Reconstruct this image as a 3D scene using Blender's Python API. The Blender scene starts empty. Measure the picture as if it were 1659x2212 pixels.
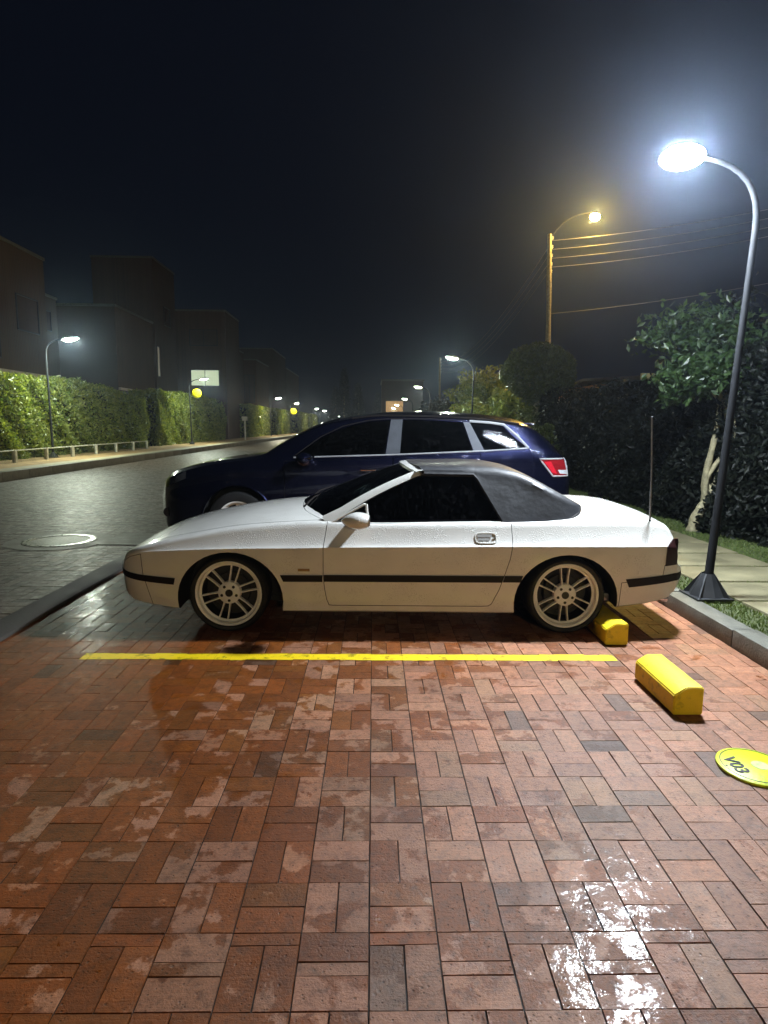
import bpy, bmesh, math, random
import numpy as np
from mathutils import Vector, Matrix

# ------------------------------------------------------------------ camera, world, exposure
SC = bpy.context.scene
COL = SC.collection
R = math.radians
cam_d = bpy.data.cameras.new('camera'); cam = bpy.data.objects.new('camera', cam_d); COL.objects.link(cam)
cam_d.sensor_fit = 'VERTICAL'; cam_d.sensor_height = 36; cam_d.lens = 1311/2212*36
cam_d.clip_start = 0.05; cam_d.clip_end = 3000
CR = Vector((0.99978883, -0.01774284, 0.01036714)); CU = Vector((-0.00775954, 0.14118769, 0.98995244)); CF = Vector((0.01902828, 0.98982384, -0.1410202))
cam.matrix_world = Matrix(((CR.x, CU.x, -CF.x, 0), (CR.y, CU.y, -CF.y, 0), (CR.z, CU.z, -CF.z, 1.5), (0, 0, 0, 1)))
SC.camera = cam
world = bpy.data.worlds.new("World"); SC.world = world; world.use_nodes = True
wb = world.node_tree.nodes['Background']
wb.inputs[0].default_value = (0.30, 0.42, 0.85, 1); wb.inputs[1].default_value = 0.008
SC.view_settings.view_transform = 'Standard'; SC.view_settings.look = 'None'
SC.view_settings.exposure = 0.0; SC.view_settings.gamma = 1.0; SC.view_settings.use_curve_mapping = False
cy = SC.cycles
cy.use_denoising = True; cy.max_bounces = 7; cy.diffuse_bounces = 4; cy.glossy_bounces = 3; cy.transmission_bounces = 4
cy.transparent_max_bounces = 12; cy.volume_bounces = 0; cy.sample_clamp_indirect = 3.0; cy.sample_clamp_direct = 0
cy.caustics_reflective = False; cy.caustics_refractive = False; cy.use_light_tree = True; cy.blur_glossy = 0.5
HAZE_DENSITY = 0.0016
LAMP = 2400.0            # radiance of a white street lamp bowl
rng = np.random.default_rng(7); random.seed(7)

# ------------------------------------------------------------------ materials
def new_mat(name):
    m = bpy.data.materials.new(name); m.use_nodes = True
    return m, m.node_tree, m.node_tree.nodes['Principled BSDF']
def N(nt, typ, **kw):
    n = nt.nodes.new(typ)
    for k, v in kw.items():
        if k.startswith('i_'):
            key = k[2:]; key = int(key) if key.isdigit() else key.replace('_', ' ')
            n.inputs[key].default_value = v
        else: setattr(n, k, v)
    return n
def L(nt, a, ao, b, bi): nt.links.new(a.outputs[ao], b.inputs[bi])
def ramp(nt, src, so, stops, interp='LINEAR'):
    r = N(nt, 'ShaderNodeValToRGB'); r.color_ramp.interpolation = interp
    el = r.color_ramp.elements
    while len(el) > 1: el.remove(el[-1])
    el[0].position = stops[0][0]; el[0].color = (*stops[0][1], 1) if len(stops[0][1]) == 3 else stops[0][1]
    for p, c in stops[1:]:
        e = el.new(p); e.color = (*c, 1)
    L(nt, src, so, r, 0); return r
def mixc(nt, fac, a, b, blend='MIX'):
    m = N(nt, 'ShaderNodeMix', data_type='RGBA', blend_type=blend)
    for i, v in ((0, fac), (6, a), (7, b)):
        if isinstance(v, tuple) and len(v) == 2 and hasattr(v[0], 'outputs'): nt.links.new(v[0].outputs[v[1]], m.inputs[i])
        elif isinstance(v, (int, float)): m.inputs[i].default_value = v
        else: m.inputs[i].default_value = (*v, 1)
    return m
def noise(nt, co, scale, detail=4, rough=0.55):
    n = N(nt, 'ShaderNodeTexNoise', i_Scale=scale, i_Detail=detail, i_Roughness=rough); nt.links.new(co, n.inputs['Vector']); return n
def g3(v): return (v, v, v)
def pos(nt): return N(nt, 'ShaderNodeTexCoord').outputs['Object']

def simple(name, col, rough=0.5, metal=0.0, coat=0.0, var=0.25, scale=6.0, bump=0.0, bscale=60.0, spec=0.5):
    m, nt, b = new_mat(name)
    co = pos(nt); n = noise(nt, co, scale, 5)
    lo = tuple(c*(1-var) for c in col); hi = tuple(min(1, c*(1+var)) for c in col)
    r = ramp(nt, n, 0, [(0.3, lo), (0.7, hi)]); L(nt, r, 0, b, 'Base Color')
    rr = ramp(nt, n, 0, [(0.3, g3(max(0.02, rough*0.8))), (0.7, g3(min(1, rough*1.2)))]); L(nt, rr, 0, b, 'Roughness')
    b.inputs['Metallic'].default_value = metal; b.inputs['Coat Weight'].default_value = coat; b.inputs['Coat Roughness'].default_value = 0.06
    b.inputs['Specular IOR Level'].default_value = spec
    if bump > 0:
        n2 = noise(nt, co, bscale, 3); bp = N(nt, 'ShaderNodeBump', i_Strength=bump, i_Distance=0.01); L(nt, n2, 0, bp, 'Height'); L(nt, bp, 0, b, 'Normal')
    return m

def drops_bump(nt, b, co, strength=0.6, scale=95.0, coat=False):
    v = N(nt, 'ShaderNodeTexVoronoi', i_Scale=scale); nt.links.new(co, v.inputs['Vector'])
    r = ramp(nt, v, 'Distance', [(0.0, g3(1)), (0.28, g3(0.7)), (0.36, g3(0))])
    n = noise(nt, co, 9.0, 3); r2 = ramp(nt, n, 0, [(0.42, g3(0)), (0.6, g3(1))])
    mm = N(nt, 'ShaderNodeMath', operation='MULTIPLY'); L(nt, r, 0, mm, 0); L(nt, r2, 0, mm, 1)
    bp = N(nt, 'ShaderNodeBump', i_Strength=strength, i_Distance=0.003); L(nt, mm, 0, bp, 'Height')
    L(nt, bp, 0, b, 'Coat Normal' if coat else 'Normal')
    return mm

def paint(name, col, rough, metal=0.0, drop=0.6, dirt=0.1):
    m, nt, b = new_mat(name); co = pos(nt)
    n = noise(nt, co, 5.0, 6)
    r = ramp(nt, n, 0, [(0.3, tuple(c*(1-dirt) for c in col)), (0.7, col)]); L(nt, r, 0, b, 'Base Color')
    b.inputs['Roughness'].default_value = rough; b.inputs['Metallic'].default_value = metal
    b.inputs['Coat Weight'].default_value = 1.0; b.inputs['Coat Roughness'].default_value = 0.05
    drops_bump(nt, b, co, drop); drops_bump(nt, b, co, drop, coat=True)
    return m

M = {}
M['white_paint'] = paint('white_paint', (0.79, 0.785, 0.745), 0.35, drop=1.0)
M['navy_paint'] = paint('navy_paint', (0.007, 0.009, 0.036), 0.27, 0.85, 0.3, 0.2)
M['black_trim'] = simple('black_trim', (0.010, 0.008, 0.008), 0.6, var=0.3, spec=0.2)
M['well'] = simple('wheel_well', (0.008, 0.008, 0.008), 0.9)
M['rubber'] = simple('tyre_rubber', (0.005, 0.005, 0.0055), 0.7, bump=0.3, bscale=90)
M['cabin'] = simple('cabin_plastic', (0.012, 0.012, 0.013), 0.6)
M['rim'] = simple('rim_silver', (0.88, 0.87, 0.82), 0.4, metal=0.0, var=0.15)
M['steel'] = simple('brushed_steel', (0.42, 0.42, 0.42), 0.3, metal=0.9)
M['chrome'] = simple('chrome', (0.75, 0.76, 0.78), 0.13, metal=1.0, var=0.05)
M['satin'] = simple('satin_trim', (0.62, 0.64, 0.68), 0.35, metal=0.6, var=0.05)
M['dark_metal'] = simple('dark_metal', (0.03, 0.03, 0.03), 0.4, metal=0.6)
M['pole'] = simple('pole_paint', (0.011, 0.012, 0.014), 0.75, var=0.25, scale=20, spec=0.15)
M['pole_dark'] = simple('pole_dark', (0.03, 0.032, 0.035), 0.45, metal=0.3)
M['wood'] = simple('weathered_concrete_pole', (0.35, 0.30, 0.2), 0.8, var=0.4, scale=12)
M['wire'] = simple('wire', (0.16, 0.15, 0.14), 0.5, var=0.1)
M['concrete'] = simple('kerb_concrete', (0.115, 0.112, 0.088), 0.55, var=0.35, scale=9, bump=0.5, bscale=70)
M['slab'] = simple('slab_concrete', (0.17, 0.152, 0.085), 0.6, var=0.35, scale=4, bump=0.5, bscale=60)
M['apron'] = simple('smooth_concrete', (0.06, 0.055, 0.048), 0.6, var=0.3, scale=3, bump=0.25, bscale=50)
M['soil'] = simple('soil', (0.035, 0.03, 0.02), 0.9, var=0.5, scale=8)
M['joint'] = simple('joint_sand', (0.014, 0.010, 0.007), 0.8, var=0.4, scale=30)
M['verge'] = simple('verge_dry_grass', (0.30, 0.20, 0.09), 0.8, var=0.5, scale=3, bump=0.6, bscale=50)
M['bark'] = simple('bark', (0.30, 0.27, 0.16), 0.75, var=0.5, scale=14, bump=0.8, bscale=45)
M['brick_wall'] = None
M['canvas'] = None

def brick_wall():
    m, nt, b = new_mat('house_brick'); co = pos(nt)
    t = N(nt, 'ShaderNodeTexBrick', i_Scale=4.0); nt.links.new(co, t.inputs['Vector'])
    t.inputs['Color1'].default_value = (0.10, 0.058, 0.028, 1); t.inputs['Color2'].default_value = (0.08, 0.045, 0.022, 1); t.inputs['Mortar'].default_value = (0.09, 0.068, 0.045, 1)
    n = noise(nt, co, 0.6, 4); mx = mixc(nt, (n, 0), (0.7, 0.7, 0.7), (1.15, 1.1, 1.05)); mm = mixc(nt, 1.0, (t, 0), (mx, 2), 'MULTIPLY')
    L(nt, mm, 2, b, 'Base Color'); b.inputs['Roughness'].default_value = 0.85
    return m
M['brick_wall'] = brick_wall()
def canvas():
    m, nt, b = new_mat('black_canvas'); co = pos(nt)
    n = noise(nt, co, 3.5, 5, 0.6); r = ramp(nt, n, 0, [(0.3, (0.009, 0.010, 0.013)), (0.55, (0.014, 0.015, 0.019)), (0.75, (0.026, 0.028, 0.034))]); L(nt, r, 0, b, 'Base Color')
    rr = ramp(nt, n, 0, [(0.35, g3(0.62)), (0.7, g3(0.42))]); L(nt, rr, 0, b, 'Roughness')
    n2 = noise(nt, co, 9.0, 3); n3 = noise(nt, co, 400, 2)
    ad = N(nt, 'ShaderNodeMath', operation='MULTIPLY_ADD', i_1=0.05); L(nt, n3, 0, ad, 0); L(nt, n2, 0, ad, 2)
    bp = N(nt, 'ShaderNodeBump', i_Strength=0.30, i_Distance=0.02); L(nt, ad, 0, bp, 'Height'); L(nt, bp, 0, b, 'Normal')
    return m
M['canvas'] = canvas()
def glass(name, tint, gloss_rough=0.03, drop=0.4, see=1.0, streaks=False):
    m, nt, b = new_mat(name); nt.nodes.remove(b)
    out = nt.nodes['Material Output']; co = pos(nt)
    tr = N(nt, 'ShaderNodeBsdfTransparent'); tr.inputs[0].default_value = (*tint, 1)
    gl = N(nt, 'ShaderNodeBsdfGlossy'); gl.inputs['Roughness'].default_value = gloss_rough
    df = N(nt, 'ShaderNodeBsdfDiffuse'); df.inputs[0].default_value = (0.10, 0.10, 0.11, 1)
    fr = N(nt, 'ShaderNodeFresnel', i_IOR=1.5)
    mp = N(nt, 'ShaderNodeMapping'); mp.inputs['Scale'].default_value = (1, 1, 0.06 if streaks else 1); nt.links.new(co, mp.inputs[0])
    n = noise(nt, mp.outputs[0], 55 if streaks else 30, 4, 0.7)
    r = ramp(nt, n, 0, [(0.52, g3(0.0)), (0.8, g3(0.14 if streaks else 0.10))])
    m1 = N(nt, 'ShaderNodeMixShader'); L(nt, r, 0, m1, 0); L(nt, tr, 0, m1, 1); L(nt, df, 0, m1, 2)
    m2 = N(nt, 'ShaderNodeMixShader'); L(nt, fr, 0, m2, 0); L(nt, m1, 0, m2, 1); L(nt, gl, 0, m2, 2)
    L(nt, m2, 0, out, 0)
    v = N(nt, 'ShaderNodeTexVoronoi', i_Scale=160.0); nt.links.new(co, v.inputs['Vector'])
    rv = ramp(nt, v, 'Distance', [(0.0, g3(1)), (0.3, g3(0))]); bp = N(nt, 'ShaderNodeBump', i_Strength=drop, i_Distance=0.002); L(nt, rv, 0, bp, 'Height'); L(nt, bp, 0, gl, 'Normal')
    return m
M['side_glass'] = glass('side_glass', (0.05, 0.05, 0.06), 0.05, 0.35, streaks=True)
M['wind_glass'] = glass('windscreen_glass', (0.10, 0.15, 0.14), 0.05, 0.4)
M['suv_glass'] = glass('suv_glass', (0.02, 0.02, 0.03), 0.025, 0.05)
def lens(name, col, rough=0.12, emit=0):
    m, nt, b = new_mat(name); co = pos(nt)
    v = N(nt, 'ShaderNodeTexVoronoi', i_Scale=70.0); nt.links.new(co, v.inputs['Vector'])
    mx = mixc(nt, (v, 'Distance'), tuple(c*0.6 for c in col), col); L(nt, mx, 2, b, 'Base Color')
    b.inputs['Roughness'].default_value = rough; b.inputs['Coat Weight'].default_value = 1
    return m
M['red_lens'] = lens('red_lens', (0.20, 0.008, 0.012))
M['bright_red_lens'] = lens('bright_red_lens', (0.55, 0.015, 0.03))
M['dark_red_lens'] = simple('dark_red_lens', (0.022, 0.007, 0.007), 0.35, spec=0.25, var=0.15)
M['clear_lens'] = lens('clear_lens', (0.5, 0.52, 0.55))
M['smoke_lens'] = lens('smoke_lens', (0.05, 0.05, 0.055))
M['amber_lens'] = lens('amber_lens', (0.35, 0.22, 0.08))
def emis(name, col, s):
    m, nt, b = new_mat(name); nt.nodes.remove(b); e = N(nt, 'ShaderNodeEmission', i_Strength=s); e.inputs[0].default_value = (*col, 1)
    L(nt, e, 0, nt.nodes['Material Output'], 0); return m
M['bowl_main'] = emis('lit_bowl_cool_white', (0.82, 0.91, 1.0), LAMP)
M['bowl_near'] = emis('lit_bowl_warm', (1.0, 0.83, 0.52), LAMP*0.72)
M['bowl_left'] = emis('lit_bowl_greenish_white', (0.90, 1.0, 0.80), LAMP*0.58)
M['bowl_far'] = emis('lit_bowl_warm_white', (1.0, 0.93, 0.66), LAMP*0.45)
M['bowl_sodium'] = emis('lit_bowl_sodium', (1.0, 0.62, 0.12), LAMP*1.1)
M['lit_window'] = emis('lit_window', (0.86, 1.0, 0.66), 0.62)
M['dim_window'] = emis('dim_window', (1.0, 0.9, 0.65), 0.16)
M['pane_dark'] = simple('pane_dark', (0.10, 0.075, 0.06), 0.15, var=0.2, scale=0.5)
M['orange_front'] = emis('lamplit_front_glow', (1.0, 0.6, 0.22), 0.45)  # glow standing in for orange lamplight on the far house front

def paver(name, wet, damp, dark, gloss, wetlevel, blotch_x=0.0, film=0.10, filmw=0.6):
    m, nt, b = new_mat(name)
    co = pos(nt)
    at = N(nt, 'ShaderNodeAttribute', attribute_name='bc')
    sep = N(nt, 'ShaderNodeSeparateColor'); L(nt, at, 0, sep, 0)
    # wet blotches, shifted per brick so that they stop at the joints
    sh = N(nt, 'ShaderNodeVectorMath', operation='SCALE', i_Scale=0.55); L(nt, at, 0, sh, 0)
    ad = N(nt, 'ShaderNodeVectorMath', operation='ADD'); nt.links.new(co, ad.inputs[0]); L(nt, sh, 0, ad, 1)
    n1 = noise(nt, ad.outputs[0], 7.0, 6, 0.62)
    n0 = noise(nt, co, 0.8, 3)
    s1 = N(nt, 'ShaderNodeMath', operation='MULTIPLY_ADD', i_1=0.28); L(nt, sep, 0, s1, 0); L(nt, n1, 0, s1, 2)
    s2 = N(nt, 'ShaderNodeMath', operation='MULTIPLY_ADD', i_1=0.5); L(nt, n0, 0, s2, 0); L(nt, s1, 0, s2, 2)
    sx = N(nt, 'ShaderNodeSeparateXYZ'); nt.links.new(co, sx.inputs[0]); s3 = N(nt, 'ShaderNodeMath', operation='MULTIPLY_ADD', i_1=blotch_x); L(nt, sx, 0, s3, 0); L(nt, s2, 0, s3, 2)  # trend along x: negative values spread the darker blotches to the left
    wetm = ramp(nt, s3, 0, [(wetlevel, g3(0)), (wetlevel+0.035, g3(1))])
    # per brick tone
    t1 = mixc(nt, (sep, 1), tuple(c*0.72 for c in damp), tuple(min(1, c*1.22) for c in damp))
    tone = ramp(nt, sep, 2, [(0.0, (1.08, 0.98, 0.85)), (0.3, (1.0, 1.0, 1.0)), (0.7, (0.95, 0.9, 0.9)), (0.92, (1.02, 1.12, 1.1)), (0.972, (0.95, 1.05, 1.0)), (0.985, dark)])
    t2 = mixc(nt, (sep, 1), tuple(c*0.75 for c in wet), tuple(c*1.2 for c in wet))
    base = mixc(nt, (wetm, 0), (t1, 2), (t2, 2))
    base2 = mixc(nt, 1.0, (base, 2), (tone, 0), 'MULTIPLY')
    # pits and specks
    v = N(nt, 'ShaderNodeTexVoronoi', i_Scale=48.0); nt.links.new(ad.outputs[0], v.inputs['Vector'])
    nz = noise(nt, ad.outputs[0], 22, 4)
    pm = N(nt, 'ShaderNodeMath', operation='MULTIPLY'); L(nt, v, 'Distance', pm, 0); L(nt, nz, 0, pm, 1)
    pits = ramp(nt, pm, 0, [(0.035, g3(0.45)), (0.10, g3(1))])
    fine = noise(nt, co, 120, 4, 0.7); fr = ramp(nt, fine, 0, [(0.3, g3(0.72)), (0.7, g3(1.2))])
    md = noise(nt, ad.outputs[0], 26, 5, 0.7); mdr = ramp(nt, md, 0, [(0.34, g3(0.62)), (0.48, g3(1.0)), (0.62, g3(1.18))])
    b2b = mixc(nt, 1.0, (base2, 2), (mdr, 0), 'MULTIPLY')
    b3 = mixc(nt, 1.0, (b2b, 2), (pits, 0), 'MULTIPLY'); b4 = mixc(nt, 1.0, (b3, 2), (fr, 0), 'MULTIPLY')
    L(nt, b4, 2, b, 'Base Color')
    rg = ramp(nt, n1, 0, [(0.30, g3(gloss[0])), (0.46, g3(gloss[1])), (0.58, g3(gloss[1])), (0.72, g3(gloss[0]*0.8))])
    rfm = N(nt, 'ShaderNodeMath', operation='MULTIPLY_ADD', i_1=0.25, i_2=-0.12); L(nt, fine, 0, rfm, 0)
    ra = N(nt, 'ShaderNodeMath', operation='ADD'); L(nt, rg, 0, ra, 0); L(nt, rfm, 0, ra, 1); L(nt, ra, 0, b, 'Roughness')
    b.inputs['Specular IOR Level'].default_value = 0.44
    # film of rain water lying on parts of the bricks
    nf = noise(nt, ad.outputs[0], 9.0, 9, 0.78); cw = ramp(nt, nf, 0, [(0.49, g3(0.0)), (0.53, g3(0.7*filmw)), (0.58, g3(filmw))]); L(nt, cw, 0, b, 'Coat Weight')
    b.inputs['Coat Roughness'].default_value = film; b.inputs['Coat IOR'].default_value = 1.33
    nw = noise(nt, co, 26, 4, 0.6); bw = N(nt, 'ShaderNodeBump', i_Strength=0.40, i_Distance=0.006); L(nt, nw, 0, bw, 'Height'); L(nt, bw, 0, b, 'Coat Normal')
    # relief: drag grooves across some bricks, grain, pits
    mp = N(nt, 'ShaderNodeMapping'); mp.inputs['Scale'].default_value = (0.12, 1.4, 1); nt.links.new(ad.outputs[0], mp.inputs[0])
    gr = noise(nt, mp.outputs[0], 70, 3, 0.6)
    h1 = N(nt, 'ShaderNodeMath', operation='MULTIPLY_ADD', i_1=0.5); L(nt, gr, 0, h1, 0); L(nt, fine, 0, h1, 2)
    h2 = N(nt, 'ShaderNodeMath', operation='MULTIPLY_ADD', i_1=0.9); L(nt, pits, 0, h2, 0); L(nt, h1, 0, h2, 2)
    bp = N(nt, 'ShaderNodeBump', i_Strength=0.55, i_Distance=0.005); L(nt, h2, 0, bp, 'Height'); L(nt, bp, 0, b, 'Normal')
    return m
M['paver'] = paver('bay_clay_paver', (0.170, 0.046, 0.005), (0.30, 0.135, 0.073), (0.45, 0.5, 0.55), (0.32, 0.48), 0.862, -0.115)
M['road_paver'] = paver('road_paver', (0.042, 0.029, 0.020), (0.080, 0.062, 0.046), (0.8, 0.8, 0.8), (0.40, 0.52), 0.92, 0.0, 0.34, 0.4)
def yellow(name, col, rough=0.45, wear=0.5):
    m, nt, b = new_mat(name); co = pos(nt)
    n = noise(nt, co, 14, 6, 0.65); n2 = noise(nt, co, 90, 3)
    r = ramp(nt, n, 0, [(0.30, tuple(c*wear*0.6 for c in col)), (0.40, tuple(c*wear for c in col)), (0.46, col), (0.75, tuple(min(1, c*1.08) for c in col))]); L(nt, r, 0, b, 'Base Color')
    b.inputs['Roughness'].default_value = rough
    bp = N(nt, 'ShaderNodeBump', i_Strength=0.4, i_Distance=0.004); L(nt, n2, 0, bp, 'Height'); L(nt, bp, 0, b, 'Normal'); return m
M['yellow_line'] = yellow('yellow_line_paint', (0.80, 0.58, 0.005), 0.5, 0.55)
M['yellow_block'] = yellow('yellow_block_paint', (0.80, 0.60, 0.006), 0.5, 0.75)
M['sign_yellow'] = yellow('fluorescent_yellow', (0.66, 0.80, 0.012), 0.4, 0.9)
M['sign_round'] = yellow('sign_yellow_paint', (0.85, 0.80, 0.01), 0.45, 0.9)
M['sign_black'] = simple('sign_black', (0.012, 0.012, 0.012), 0.5)
M['sign_pale'] = simple('worn_emblem', (0.5, 0.56, 0.22), 0.5, var=0.3, scale=40)
M['white_post'] = simple('white_post', (0.5, 0.5, 0.42), 0.6, var=0.3)
def net():
    m, nt, b = new_mat('fence_net'); nt.nodes.remove(b); co = pos(nt)
    tr = N(nt, 'ShaderNodeBsdfTransparent'); df = N(nt, 'ShaderNodeBsdfDiffuse'); df.inputs[0].default_value = (0.05, 0.07, 0.06, 1)
    w = N(nt, 'ShaderNodeTexChecker', i_Scale=120.0); nt.links.new(co, w.inputs[0])
    r = ramp(nt, w, 1, [(0, g3(0.25)), (1, g3(0.65))]); m1 = N(nt, 'ShaderNodeMixShader'); L(nt, r, 0, m1, 0); L(nt, tr, 0, m1, 1); L(nt, df, 0, m1, 2); L(nt, m1, 0, nt.nodes['Material Output'], 0); return m
M['net'] = net()
def leaf(name, c1, c2, trans=0.35, rough=0.35, spec=0.5):
    m, nt, b = new_mat(name)
    at = N(nt, 'ShaderNodeAttribute', attribute_name='bc'); sep = N(nt, 'ShaderNodeSeparateColor'); L(nt, at, 0, sep, 0)
    mx = mixc(nt, (sep, 0), c1, c2); L(nt, mx, 2, b, 'Base Color'); b.inputs['Roughness'].default_value = rough; b.inputs['Specular IOR Level'].default_value = spec
    tl = N(nt, 'ShaderNodeBsdfTranslucent'); br = mixc(nt, 1.0, (mx, 2), (1.5, 1.5, 0.5), 'MULTIPLY'); L(nt, br, 2, tl, 0)
    ms = N(nt, 'ShaderNodeMixShader', i_0=trans); L(nt, b, 0, ms, 1); L(nt, tl, 0, ms, 2); L(nt, ms, 0, nt.nodes['Material Output'], 0); return m
M['leaf_hedge'] = leaf('hedge_leaf', (0.07, 0.115, 0.025), (0.28, 0.31, 0.09), 0.42, 0.3)
M['leaf_unlit'] = leaf('unlit_leaf', (0.003, 0.005, 0.003), (0.010, 0.013, 0.008), 0.1, 0.5, 0.22)  # night shade put into the colour: near-black leaves for unlit plants
M['leaf_tree'] = leaf('tree_leaf', (0.018, 0.042, 0.012), (0.045, 0.08, 0.024), 0.25, 0.4)
M['leaf_topiary'] = leaf('topiary_leaf', (0.03, 0.045, 0.012), (0.09, 0.11, 0.035), 0.2, 0.35)
M['grass'] = leaf('grass_blade', (0.06, 0.11, 0.02), (0.14, 0.17, 0.045), 0.2, 0.6)
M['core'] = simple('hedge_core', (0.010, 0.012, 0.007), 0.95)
M['dark_tile'] = simple('dark_roof_tile', (0.05, 0.035, 0.03), 0.7, var=0.4, scale=5)
M['tile'] = simple('roof_tile', (0.42, 0.17, 0.07), 0.7, var=0.4, scale=5)
M['eave'] = simple('eave_paint', (0.55, 0.45, 0.18), 0.6)
M['plaster'] = simple('plaster', (0.55, 0.5, 0.4), 0.8)

# ------------------------------------------------------------------ mesh helpers
class MB:
    def __init__(s): s.v = []; s.f = []; s.m = []
    def add(s, vs, fs, mi=0):
        o = len(s.v); s.v += [tuple(p) for p in vs]; s.f += [tuple(i+o for i in f) for f in fs]; s.m += [mi]*len(fs); return s
    def box(s, x0, x1, y0, y1, z0, z1, mi=0, bev=0.0):
        if bev <= 0:
            vs = [(x, y, z) for z in (z0, z1) for y in (y0, y1) for x in (x0, x1)]
            return s.add(vs, [(0, 2, 3, 1), (4, 5, 7, 6), (0, 1, 5, 4), (2, 6, 7, 3), (0, 4, 6, 2), (1, 3, 7, 5)], mi)
        bm = bmesh.new(); bmesh.ops.create_cube(bm, size=1)
        for v in bm.verts: v.co = Vector(((x0+x1)/2+v.co.x*(x1-x0), (y0+y1)/2+v.co.y*(y1-y0), (z0+z1)/2+v.co.z*(z1-z0)))
        bmesh.ops.bevel(bm, geom=bm.edges[:], offset=bev, segments=2, affect='EDGES', profile=0.6)
        bm.verts.index_update(); s.add([v.co[:] for v in bm.verts], [[v.index for v in f.verts] for f in bm.faces], mi); bm.free(); return s
    def tube(s, pts, r, n=8, mi=0, caps=True):
        P = [Vector(p) for p in pts]; rr = r if isinstance(r, (list, tuple)) else [r]*len(P)
        vs = []; up = Vector((0, 0, 1)); prev = None
        for i, p in enumerate(P):
            t = (P[min(i+1, len(P)-1)]-P[max(i-1, 0)]).normalized()
            if prev is None:
                a = t.orthogonal().normalized()
            else:
                a = (prev - t*prev.dot(t)); a = a.normalized() if a.length > 1e-6 else t.orthogonal().normalized()
            prev = a; b = t.cross(a)
            for k in range(n):
                w = 2*math.pi*k/n; vs.append(p+(a*math.cos(w)+b*math.sin(w))*rr[i])
        fs = []
        for i in range(len(P)-1):
            for k in range(n):
                k2 = (k+1) % n; fs.append((i*n+k, i*n+k2, (i+1)*n+k2, (i+1)*n+k))
        if caps: fs.append(tuple(range(n-1, -1, -1))); fs.append(tuple((len(P)-1)*n+k for k in range(n)))
        return s.add(vs, fs, mi)
    def lathe(s, prof, n=32, axis='Z', c=(0, 0, 0), mi=0, closed=False):
        vs = []; m = len(prof)
        for k in range(n):
            w = 2*math.pi*k/n; ca, sa = math.cos(w), math.sin(w)
            for r, h in prof:
                if axis == 'Z': vs.append((c[0]+r*ca, c[1]+r*sa, c[2]+h))
                else: vs.append((c[0]+r*ca, c[1]+h, c[2]+r*sa))
        fs = []
        for k in range(n):
            k2 = (k+1) % n
            for j in range(m-1 if not closed else m):
                j2 = (j+1) % m; fs.append((k*m+j, k2*m+j, k2*m+j2, k*m+j2) if axis == 'Z' else (k*m+j, k*m+j2, k2*m+j2, k2*m+j))
        return s.add(vs, fs, mi)
    def grid(s, rows, mi=0, flip=False):
        n = len(rows[0]); vs = [p for r in rows for p in r]; fs = []
        for i in range(len(rows)-1):
            for j in range(n-1):
                q = (i*n+j, (i+1)*n+j, (i+1)*n+j+1, i*n+j+1); fs.append(q[::-1] if flip else q)
        return s.add(vs, fs, mi)
    def ellipsoid(s, c, r, nu=12, nv=8, mi=0, fn=None):
        vs = []; 
        for i in range(nv+1):
            t = math.pi*i/nv
            for k in range(nu):
                w = 2*math.pi*k/nu; p = Vector((math.sin(t)*math.cos(w), math.sin(t)*math.sin(w), math.cos(t)))
                if fn: p = fn(p)
                vs.append((c[0]+r[0]*p[0], c[1]+r[1]*p[1], c[2]+r[2]*p[2]))
        fs = [(i*nu+k, (i+1)*nu+k, (i+1)*nu+(k+1) % nu, i*nu+(k+1) % nu) for i in range(nv) for k in range(nu)]
        return s.add(vs, fs, mi)
    def build(s, name, mats, parent=None, smooth=None, fixn=True, thick=0.0, origin=None):
        me = bpy.data.meshes.new(name); me.from_pydata(s.v, [], s.f); me.update()
        return finish(me, name, mats, parent, smooth, fixn, thick, s.m, origin)

ROOT = {}
def root_loc(o):
    while o.parent: o = o.parent
    return Vector(o.location)
def finish(me, name, mats, parent=None, smooth=None, fixn=True, thick=0.0, mi=None, origin=None):
    if not isinstance(mats, (list, tuple)): mats = [mats]
    if mi is not None and len(mats) > 1 and len(mi) == len(me.polygons): me.polygons.foreach_set('material_index', np.array(mi, dtype=np.int32))
    bm = bmesh.new(); bm.from_mesh(me)
    bmesh.ops.remove_doubles(bm, verts=bm.verts, dist=1e-5)
    if fixn: bmesh.ops.recalc_face_normals(bm, faces=bm.faces)
    if thick: bmesh.ops.solidify(bm, geom=bm.faces[:], thickness=thick)
    bm.to_mesh(me); bm.free()
    for i, m in enumerate(mats):
        if i < len(me.materials): me.materials[i] = m
        else: me.materials.append(m)
    off = Vector((0, 0, 0))
    if parent is not None: off = root_loc(parent)
    elif origin is not None: off = Vector(origin)
    if off.length > 0: me.transform(Matrix.Translation(-off))
    if smooth is not None:
        me.shade_smooth(); me.set_sharp_from_angle(angle=R(smooth))
    o = bpy.data.objects.new(name, me); COL.objects.link(o)
    if parent is not None: o.parent = parent
    elif origin is not None: o.location = off
    return o
def tag(o, label=None, cat=None, group=None, kind=None):
    if label: o['label'] = label
    if cat: o['category'] = cat
    if group: o['group'] = group
    if kind: o['kind'] = kind
    return o
def empty(name, loc, label, cat, group=None):
    o = bpy.data.objects.new(name, None); o.empty_display_size = 0.2; COL.objects.link(o); o.location = loc
    return tag(o, label, cat, group)
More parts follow.
